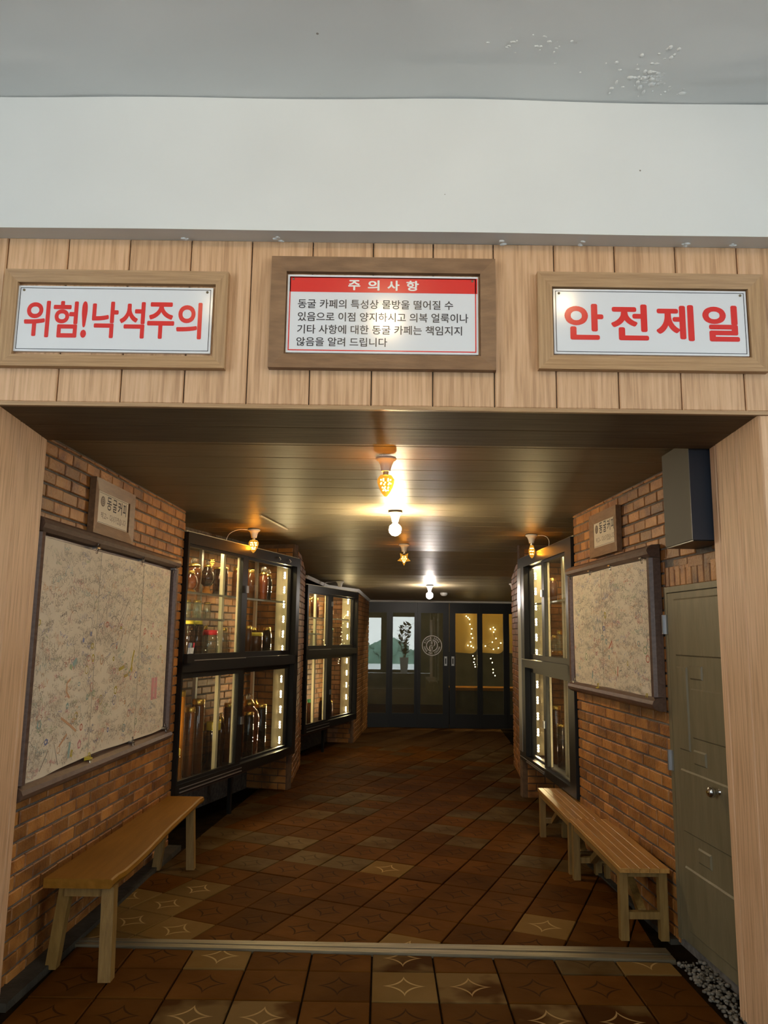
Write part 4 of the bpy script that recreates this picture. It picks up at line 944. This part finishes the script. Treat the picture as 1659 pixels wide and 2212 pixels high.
for x, y, lb, kd in ((0, 1.05, 'middle', 'front_globe'), (1.03, 1.34, 'right', 'front_globe_dim'), (-1.0, 1.2, 'left', 'front_globe_dim')):
    lamp('ceiling_lamp', x, y, 3.56, kd, f'warm globe bulb on the plaster ceiling above the viewer, {lb} one', 'entrance ceiling lamps')
sd = thing('smoke_detector', T(.90, 11.4, zc(11.4)), 'white round smoke detector on the ceiling in front of the black doors', 'smoke detector')
MB().lathe([(.055, 0), (.055, -.015), (.048, -.03), (.03, -.045), (.0, -.048)], 20).build('housing', M['white_plastic'], sd)
MB().lathe([(.050, -.018), (.0505, -.022)], 20).build('vent_ring', M['black_frame'], sd)
def wire(pts, r, label, name='lamp_wire', mat='white_plastic'):
    P = [Vector(p) for p in pts]; out = []
    for i in range(len(P) - 1):
        p0, p1, p2, p3 = P[max(i - 1, 0)], P[i], P[i + 1], P[min(i + 2, len(P) - 1)]
        for k in range(6):
            t = k / 6; out.append(.5 * ((2 * p1) + (p2 - p0) * t + (2 * p0 - 5 * p1 + 4 * p2 - p3) * t * t + (-p0 + 3 * p1 - 3 * p2 + p3) * t ** 3))
    out.append(P[-1])
    tag(MB().tube(out, r).build(name, M[mat]), label, 'wire')
wire([(-1.175, 6.64, 2.381), (-1.25, 6.58, 2.375), (-1.31, 6.5, 2.33), (-1.32, 6.42, 2.262), (-1.30, 6.44, 2.246)], .003, 'white wire looping from the left heart shaped lamp to the cabinet')
wire([(1.355, 6.75, 2.38), (1.42, 6.73, 2.375), (1.45, 6.70, 2.33), (1.44, 6.69, 2.25)], .003, 'white wire looping from the right oval lamp to the cabinet')
wire([(-.60, 9.93, zc(9.93) - .01), (-.72, 9.85, zc(9.9) - .03), (-.74, 9.78, zc(9.8) - .06), (-.745, 9.76, 2.10)], .003, 'white wire from the empty socket by the far left cabinet')
st = MB().box(-.39, .39, -.009, .009, -.006, 0)
a_, b_ = Vector((-.90, 5.55)), Vector((-.86, 6.98))
tag(st.build('ceiling_strip', M['cream'], None, T(-.888, 6.19, 2.384) @ Matrix.Rotation(math.atan2(1.35, .20), 4, 'Z')), 'thin cream strip stuck on the ceiling near the left heart shaped lamp', 'strip')
# ------------------------------------------------------------------ white cornice trim at the far end
def trim(pts, name, label, w=.035):
    m = MB()
    for p, q in zip(pts, pts[1:]):
        p, q = Vector(p), Vector(q); d = (q - p).normalized(); s = Vector((d.y, -d.x, 0)) * w
        m.hexa([p, q, q + s, p + s, p - Vector((0, 0, w)), q - Vector((0, 0, w)), q + s * .3 - Vector((0, 0, w)), p + s * .3 - Vector((0, 0, w))])
    tag(m.build(name, M['white_plastic']), label, 'cornice', kind='structure')
trim([(-.93, 9.22, 2.185), (-.76, 10.35, 2.143), (-.37, 10.95, 2.125), (-.235, 12.92, 2.065)], 'trim_2', 'white cornice along the ceiling above the far left cabinet')
trim([(-.24, 12.90, 2.062), (2.3, 12.90, 2.062)], 'trim_3', 'white cornice along the top of the black doors', .03)
# ------------------------------------------------------------------ black glazed doors at the far end
FD = frame(0, 12.95, 1, 0)
def PX(px): return (px - 829.5) / 1661 * 12.95 * 1.012 + .012
edges = [(788, 838, 846), (846, 895, 904), (904, 957, 968), (968, 1027, 1034), (1034, 1086, 1092), (1092, 1112, 1118)]
panes = [(784, 837), (850, 896), (909, 956), (982, 1028), (1039, 1083), (1096, 1130)]
DT = 2.035
for k, (pa, pb) in enumerate(panes):
    x0 = PX(784) if k == 0 else (PX(panes[k - 1][1]) + PX(pa)) / 2; x1 = PX(1134) if k == 5 else (PX(pb) + PX(panes[k + 1][0])) / 2
    if k == 3: x0 = PX(969.5)
    if k == 2: x1 = PX(968.5)
    a, b = PX(pa), PX(pb); off = (k % 2) * -.03 if k not in (2, 3) else .0
    desc = ['far left leaf of the black glazed doors', 'second black glazed leaf from the left', 'black glazed leaf bearing the round white emblem', 'black glazed leaf right of the pair of handles', 'second black glazed leaf from the right', 'rightmost black glazed leaf, half hidden by the pillar'][k]
    t = thing(f'door_{k + 1}', FD @ T((x0 + x1) / 2, 0, off), desc, 'door', kind='structure')
    c = (x0 + x1) / 2; X0, X1, A, B = x0 - c + .0004, x1 - c - .0004, a - c, b - c
    if k == 0: A = X0 + .03
    m = MB().box(X0, A, .0, DT, -.03, .0).box(B, X1, 0, DT, -.03, 0).box(A, B, 0, .225, -.03, 0).box(A, B, 1.86, DT, -.03, 0)
    m.build('door_leaf', M['black_frame'], t)
    MB().box(A - .004, B + .004, .22, 1.865, -.018, -.013).build('pane', M['door_pane'], t)
    if k in (2, 3):
        hx = (X1 - .055) if k == 2 else (X0 + .055)
        h = MB(); h.box(hx - .022, hx + .022, 1.0, 1.15, 0, .012); h.build('door_handle', M['alu'], t)
        MB().box(hx - .010, hx + .010, 1.03, 1.12, .012, .0135).build('handle_recess', M['black_frame'], t)
    if k == 2:
        ecx, ecy = (A + B) / 2 + .002, 1.325; m = MB(); z = -.0115
        def arc(r0, r1, a0, a1, n_=40, ox=0, oy=0):
            vs = []
            for q in range(n_ + 1):
                a2 = a0 + (a1 - a0) * q / n_
                for r in (r0, r1): vs.append((ecx + ox + r * math.cos(a2), ecy + oy + r * math.sin(a2), z))
            m.add(vs, [(2 * q, 2 * q + 1, 2 * q + 3, 2 * q + 2) for q in range(n_)])
        arc(.154, .167, 0, 2 * PI); arc(.084, .098, -PI / 2 + .12, PI / 2 - .12); arc(.084, .098, PI / 2 + .12, 3 * PI / 2 - .12)
        def crescent(cx_, cy_, r, a0, a1, w):
            vs = []
            for q in range(13):
                a2 = a0 + (a1 - a0) * q / 12; ww = w * math.sin(PI * q / 12)
                vs += [(ecx + cx_ + r * math.cos(a2), ecy + cy_ + r * math.sin(a2), z), (ecx + cx_ + (r - ww) * math.cos(a2), ecy + cy_ + (r - ww) * math.sin(a2), z)]
            m.add(vs, [(2 * q, 2 * q + 1, 2 * q + 3, 2 * q + 2) for q in range(12)])
        crescent(.012, .030, .044, PI / 2, -PI / 2, .016); crescent(-.006, -.036, .042, PI / 2, 3 * PI / 2, .016)
        for bx_ in ((-.008, .006, .02, .07), (-.008, .006, -.012, .004), (-.001, .010, -.068, -.022), (-.010, .018, -.032, -.026)):
            m.add([(ecx + bx_[0], ecy + bx_[2], z), (ecx + bx_[1], ecy + bx_[2], z), (ecx + bx_[1], ecy + bx_[3], z), (ecx + bx_[0], ecy + bx_[3], z)], [(0, 1, 2, 3)])
        def arctext(s_, a0, a1, r, up, hh):
            for q, ch in enumerate(s_):
                if ch == ' ': continue
                a2 = a0 + (a1 - a0) * q / (len(s_) - 1)
                R2 = Matrix.Translation((ecx + r * math.cos(a2), ecy + r * math.sin(a2), z)) @ Matrix.Rotation(a2 - PI / 2 if up else a2 + PI / 2, 4, 'Z')
                v, f = text_mesh(ch, -hh * .36 if ch not in 'I1il' else -hh * .12, hh * .36 if ch not in 'I1il' else hh * .12, -hh / 2, hh / 2, 0, .02, mtx=R2); m.add(v, f)
        arctext('SINCE 2005', PI * .88, PI * .16, .126, True, .030); arctext('Dong Gul Coffee', PI * 1.07, PI * 1.93, .126, False, .028)
        m.build('emblem', M['white_print'], t)
tag(MB().box(PX(780) , 2.6, 12.99, 13.1, 2.035, 2.45).build('wall_back', M['wall_dark']), 'dark wall strip above the black doors', 'wall', kind='structure')
tag(MB().box(PX(1134), 2.6, 12.95, 13.1, -.01, 2.45).build('wall_back', M['wall_dark']), 'dark wall right of the black doors', 'wall', kind='structure')
tag(MB().box(-2.6, PX(782), 12.95, 13.1, -.01, 2.45).build('wall_back', M['wall_dark']), 'dark wall left of the black doors', 'wall', kind='structure')
# room beyond the doors
tag(MB().box(-2.6, -2.5, 13.1, 17.4, -.01, 2.6).box(3.5, 3.6, 13.1, 17.4, -.01, 2.6).box(-2.6, 3.6, 17.3, 17.4, -.01, 2.6).box(-2.6, 3.6, 13.1, 17.4, 2.5, 2.6).box(2.6, 3.6, 13.0, 13.1, 0, 2.6).build('wall_back', M['wall_dark']), 'dark shell of the room beyond the black doors', 'wall', kind='structure')
for k, (a, b, lb) in enumerate(((970, 1030, 'left'), (1036, 1087, 'middle'), (1093, 1131, 'right'))):
    x0, x1 = PX(a) + .0, PX(b); x0 += .01; x1 += .01
    pts = [(x1, 2.2), (x0, 2.2), (x0, 1.22)]
    r = .11
    for q in range(7): an = -PI / 2 + (PI / 2) * q / 6; pts.append((x1 - r + r * math.cos(an), 1.20 + r + r * math.sin(an)))
    t = MB(); n_ = len(pts)
    t.add([(p[0], 13.16, p[1]) for p in pts] + [(p[0], 13.175, p[1]) for p in pts], [tuple(range(n_)), tuple(range(n_, 2 * n_))[::-1]] + [(i, (i + 1) % n_, n_ + (i + 1) % n_, n_ + i) for i in range(n_)])
    tag(t.build('cloth_blind', M['blind']), f'yellow blind with rounded corner behind the right hand doors, {lb} one of three', 'blind')
def fairy(pts, label, n):
    rnd = random.Random(len(label)); t = thing('fairy_lights', T(*pts[0]), label, 'string lights'); o = Vector(pts[0])
    P = [Vector(p) - o for p in pts]; dense = []
    for p, q in zip(P, P[1:]):
        for k in range(6): dense.append(p.lerp(q, k / 6) + Vector((rnd.uniform(-.012, .012), 0, rnd.uniform(-.012, .012))))
    dense.append(P[-1]); MB().tube(dense, .002, 4).build('cord', M['black_frame'], t)
    m = MB()
    for k in range(n): p = dense[int(k * (len(dense) - 1) / max(n - 1, 1))]; m.ico(p + Vector((0, -.012, 0)), .008)
    m.build('lights', M['fairy'], t)
fairy([(PX(1006), 13.14, 1.83), (PX(1014), 13.14, 1.78), (PX(1018), 13.14, 1.6), (PX(1020), 13.14, 1.45), (PX(1012), 13.14, 1.33), (PX(1022), 13.14, 1.30)], 'warm string lights in front of the left yellow blind', 11)
fairy([(PX(1058), 13.14, 1.62), (PX(1070), 13.14, 1.63), (PX(1066), 13.14, 1.55), (PX(1072), 13.14, 1.42), (PX(1047), 13.14, 1.33), (PX(1073), 13.14, 1.26), (PX(1081), 13.14, 1.38)], 'warm string lights in front of the middle yellow blind', 10)
fairy([(PX(1022), 13.14, 1.16), (PX(1024), 13.14, 1.05), (PX(1026), 13.14, .98)], 'short warm string lights hanging below the left yellow blind', 5)
fairy([(PX(1058), 13.14, 1.13), (PX(1066), 13.14, 1.0), (PX(1064), 13.14, .90), (PX(1068), 13.14, .84)], 'short warm string lights hanging below the middle yellow blind', 5)
for x_, lb in ((1.35, 'left'), (1.95, 'right')): lamp('ceiling_lamp', x_, 13.75, 2.49, 'blind_fill_globe', f'added globe light behind the yellow blinds, {lb} one of two', 'added lights behind the blinds')  # unseen lights added to backlight the blinds
tb = thing('counter', T(1.75, 13.9, 0), 'low dark counter beyond the right hand black doors', 'counter')
MB().box(-.6, .9, -.2, .25, .55, .60).build('top', M['bench_l'], tb); MB().box(-.55, .85, -.15, .2, 0, .55).build('front_panel', M['wall_dark'], tb)
# ------------------------------------------------------------------ metal door on the right wall
t = thing('door_7', FE @ T(DA, 0, .0), 'low beige steel door in the right wall next to the portal', 'door', kind='structure')
W_ = DB - DA + .12
MB().box(.0, .035, .03, 1.765, -.02, .016).box(0, W_, 1.735, 1.765, -.02, .018).build('door_frame', M['beige_door'], t)
MB().cbox(.037, W_, .04, 1.732, -.01, .016, .003).build('door_leaf', M['beige_door'], t)
def emboss(x0, x1, y0, y1): MB().cbox(x0, x1, y0, y1, .014, .023, .008).build('raised_panel', M['beige_door'], t)
emboss(.12, W_ - .02, 1.41, 1.70); emboss(.27, .40, 1.30, 1.37); emboss(.12, .24, .95, 1.36); emboss(.27, W_ - .02, 1.02, 1.26); emboss(.27, .40, .90, .97); emboss(.12, W_ - .02, .56, .86); emboss(.27, .40, .45, .52); emboss(.12, W_ - .02, .10, .40)
for z in (1.52, .83): MB().box(-.02, .03, z, z + .10, .016, .022).box(.0, .010, z, z + .10, .022, .034).build('hinge', M['steel'], t)
MB().lathe([(.026, .016), (.026, .02), (.010, .024), (.010, .044), (.022, .05), (.026, .064), (.018, .076), (0, .078)], 16, (W_ - .17, .82, 0)).build('knob', M['chrome'], t)
MB().lathe([(.006, .078), (.006, .082)], 8, (W_ - .17, .82, 0)).build('keyhole', M['gold'], t)
# equipment box under the ceiling at the right pillar
t = thing('wall_box', T(1.46, 3.56, 1.935), 'tall beige box, near face coloured in header shade, hanging at the right pillar under the ceiling', 'box')
MB().box(-.085, .075, -.165, .165, 0, .455).build('casing', M['box_beige'], t)
MB().box(-.087, .077, -.172, -.165, -.002, .455).build('front_panel', M['box_shade'], t)  # near face dark blue, the shade under the header painted in
MB().box(-.08, .07, -.16, .16, -.006, 0).build('bottom_plate', M['black_frame'], t)
# ------------------------------------------------------------------ benches
t = thing('wooden_bench', T(-1.33, 4.48, 0), 'long brown varnished slab bench with wavy front edge under the left message board', 'bench')
top = MB(); n_ = 24; vs = []; prof_x = []
for i in range(n_ + 1):
    y = -.86 + 1.76 * i / n_; s = i / n_
    w = .004 * math.sin(s * 9) + .011 * math.sin(s * 3.9 + .8)
    xr = .155 + w * (1 if .05 < s < .97 else 0); xl = -.155 + .07 * s
    vs += [(xl, y, .372), (xr - .012, y, .372), (xr, y, .390), (xr - .004, y, .408), (xr - .014, y, .412), (xl, y, .412)]
top.add(vs, [(6 * i + a, 6 * (i + 1) + a, 6 * (i + 1) + (a + 1) % 6, 6 * i + (a + 1) % 6) for i in range(n_) for a in range(6)] + [tuple(range(6)), tuple(range(6 * n_, 6 * n_ + 6))])
top.build('seat', M['bench_l'], t)
def leg(x0, y0, x1, y1, h, w, mat, par, z0=0): # top (x0,y0) to foot (x1,y1)
    a = w / 2
    return MB().hexa([(x1 - a, y1 - a, z0), (x1 + a, y1 - a, z0), (x1 + a, y1 + a, z0), (x1 - a, y1 + a, z0), (x0 - a, y0 - a, h), (x0 + a, y0 - a, h), (x0 + a, y0 + a, h), (x0 - a, y0 + a, h)]).build('leg', M[mat], par)
leg(.125, -.81, .150, -.86, .372, .055, 'bench_leg', t); leg(-.07, -.80, -.135, -.74, .372, .05, 'bench_leg', t); leg(.10, .76, .125, .74, .372, .05, 'bench_leg', t); leg(-.05, .74, -.09, .72, .372, .05, 'bench_leg', t)
MB().box(-.07, .12, -.83, -.79, .33, .372).build('cross_rail', M['bench_leg'], t); MB().box(-.06, .11, .74, .78, .33, .372).build('cross_rail', M['bench_leg'], t)
MB().box(.02, .05, -.80, .76, .325, .372).build('long_rail', M['bench_leg'], t)
def pine_bench(x, y0, y1, wdt, H, label, legs):
    L = y1 - y0; t = thing('wooden_bench', T(x + wdt / 2, y0, 0), label, 'bench', 'pine benches along the right wall')
    nb = 5; bw = wdt / nb
    for k in range(nb): MB().cbox(-wdt / 2 + k * bw + .001, -wdt / 2 + (k + 1) * bw - .001, 0, L, H - .022, H, .002).build('seat_board', M['pine'], t)
    a = .042
    for sy in (.03, L - .03 - a):
        for sx in (-wdt / 2 + .004, wdt / 2 - .004 - a): MB().box(sx, sx + a, sy, sy + a, 0, H - .022).build('leg', M['bench_leg'], t)
        MB().box(-wdt / 2 + .046, wdt / 2 - .046, sy + .006, sy + a - .006, .10, .135).build('cross_rail', M['bench_leg'], t)
        MB().box(-wdt / 2 + .046, wdt / 2 - .046, sy + .006, sy + a - .006, H - .05, H - .022).build('cross_rail', M['bench_leg'], t)
    MB().box(-wdt / 2 + .006, -wdt / 2 + .026, .08, L - .08, H - .055, H - .022).build('side_rail', M['bench_leg'], t)
    MB().box(wdt / 2 - .026, wdt / 2 - .006, .08, L - .08, H - .055, H - .022).build('side_rail', M['bench_leg'], t)
    # brace from the end stretcher up to the seat
    for y_a, y_b in ((.07, .40), (L - .07, L - .40)):
        MB().hexa([(-.02, y_a, .10), (.02, y_a, .10), (.02, y_a, .14), (-.02, y_a, .14), (-.02, y_b, H - .065), (.02, y_b, H - .065), (.02, y_b, H - .024), (-.02, y_b, H - .024)]).build('brace', M['bench_leg'], t)
    return t
pine_bench(1.213, 4.105, 5.165, .25, .352, 'pine slat bench on the right, nearer the metal door', None)
pine_bench(1.213, 5.175, 6.19, .215, .345, 'pine slat bench on the right, farther in beneath the cabinet', None)
# ------------------------------------------------------------------ potted plant inside the entrance, mirrored in the far doors
t = thing('potted_plant', T(.86, -4.5, 0), 'potted leafy plant by the entrance behind the camera, seen mirrored in the doors', 'plant')
MB().lathe([(.12, 0), (.13, .02), (.17, .6), (.18, .62), (.16, .62), (.15, .56)], 20).build('pot', M['white_plastic'], t)
MB().lathe([(.0, .57), (.15, .57)], 16).build('soil', M['concrete'], t)
rnd = random.Random(4); lf = MB(); stm = MB()
for k in range(5):
    a = rnd.uniform(0, 6.3); p = [Vector((.04 * math.cos(a), .04 * math.sin(a), .57))]
    for q in range(5): p.append(p[-1] + Vector((rnd.uniform(-.09, .09) + .05 * math.cos(a), rnd.uniform(-.09, .09), .24)))
    stm.tube(p, .012, 5, .005)
    for _ in range(26):
        c = p[rnd.randint(1, 5)] + Vector((rnd.uniform(-.06, .06), rnd.uniform(-.06, .06), rnd.uniform(-.1, .1))); a2 = rnd.uniform(0, 6.3); L = rnd.uniform(.16, .28); w = L * .3; el = rnd.uniform(-.2, .9)
        d = Vector((math.cos(a2) * math.cos(el), math.sin(a2) * math.cos(el), math.sin(el))); s = d.cross(Vector((0, 0, 1))).normalized() * w; u = Vector((0, 0, .012))
        lf.add([c, c + d * L * .4 + s, c + d * L, c + d * L * .4 - s, c + d * L * .4 - u], [(0, 1, 4), (1, 2, 4), (2, 3, 4), (3, 0, 4)])
stm.build('stem', M['bench_leg'], t); tag(lf.build('foliage', M['leaf'], t), kind='stuff')
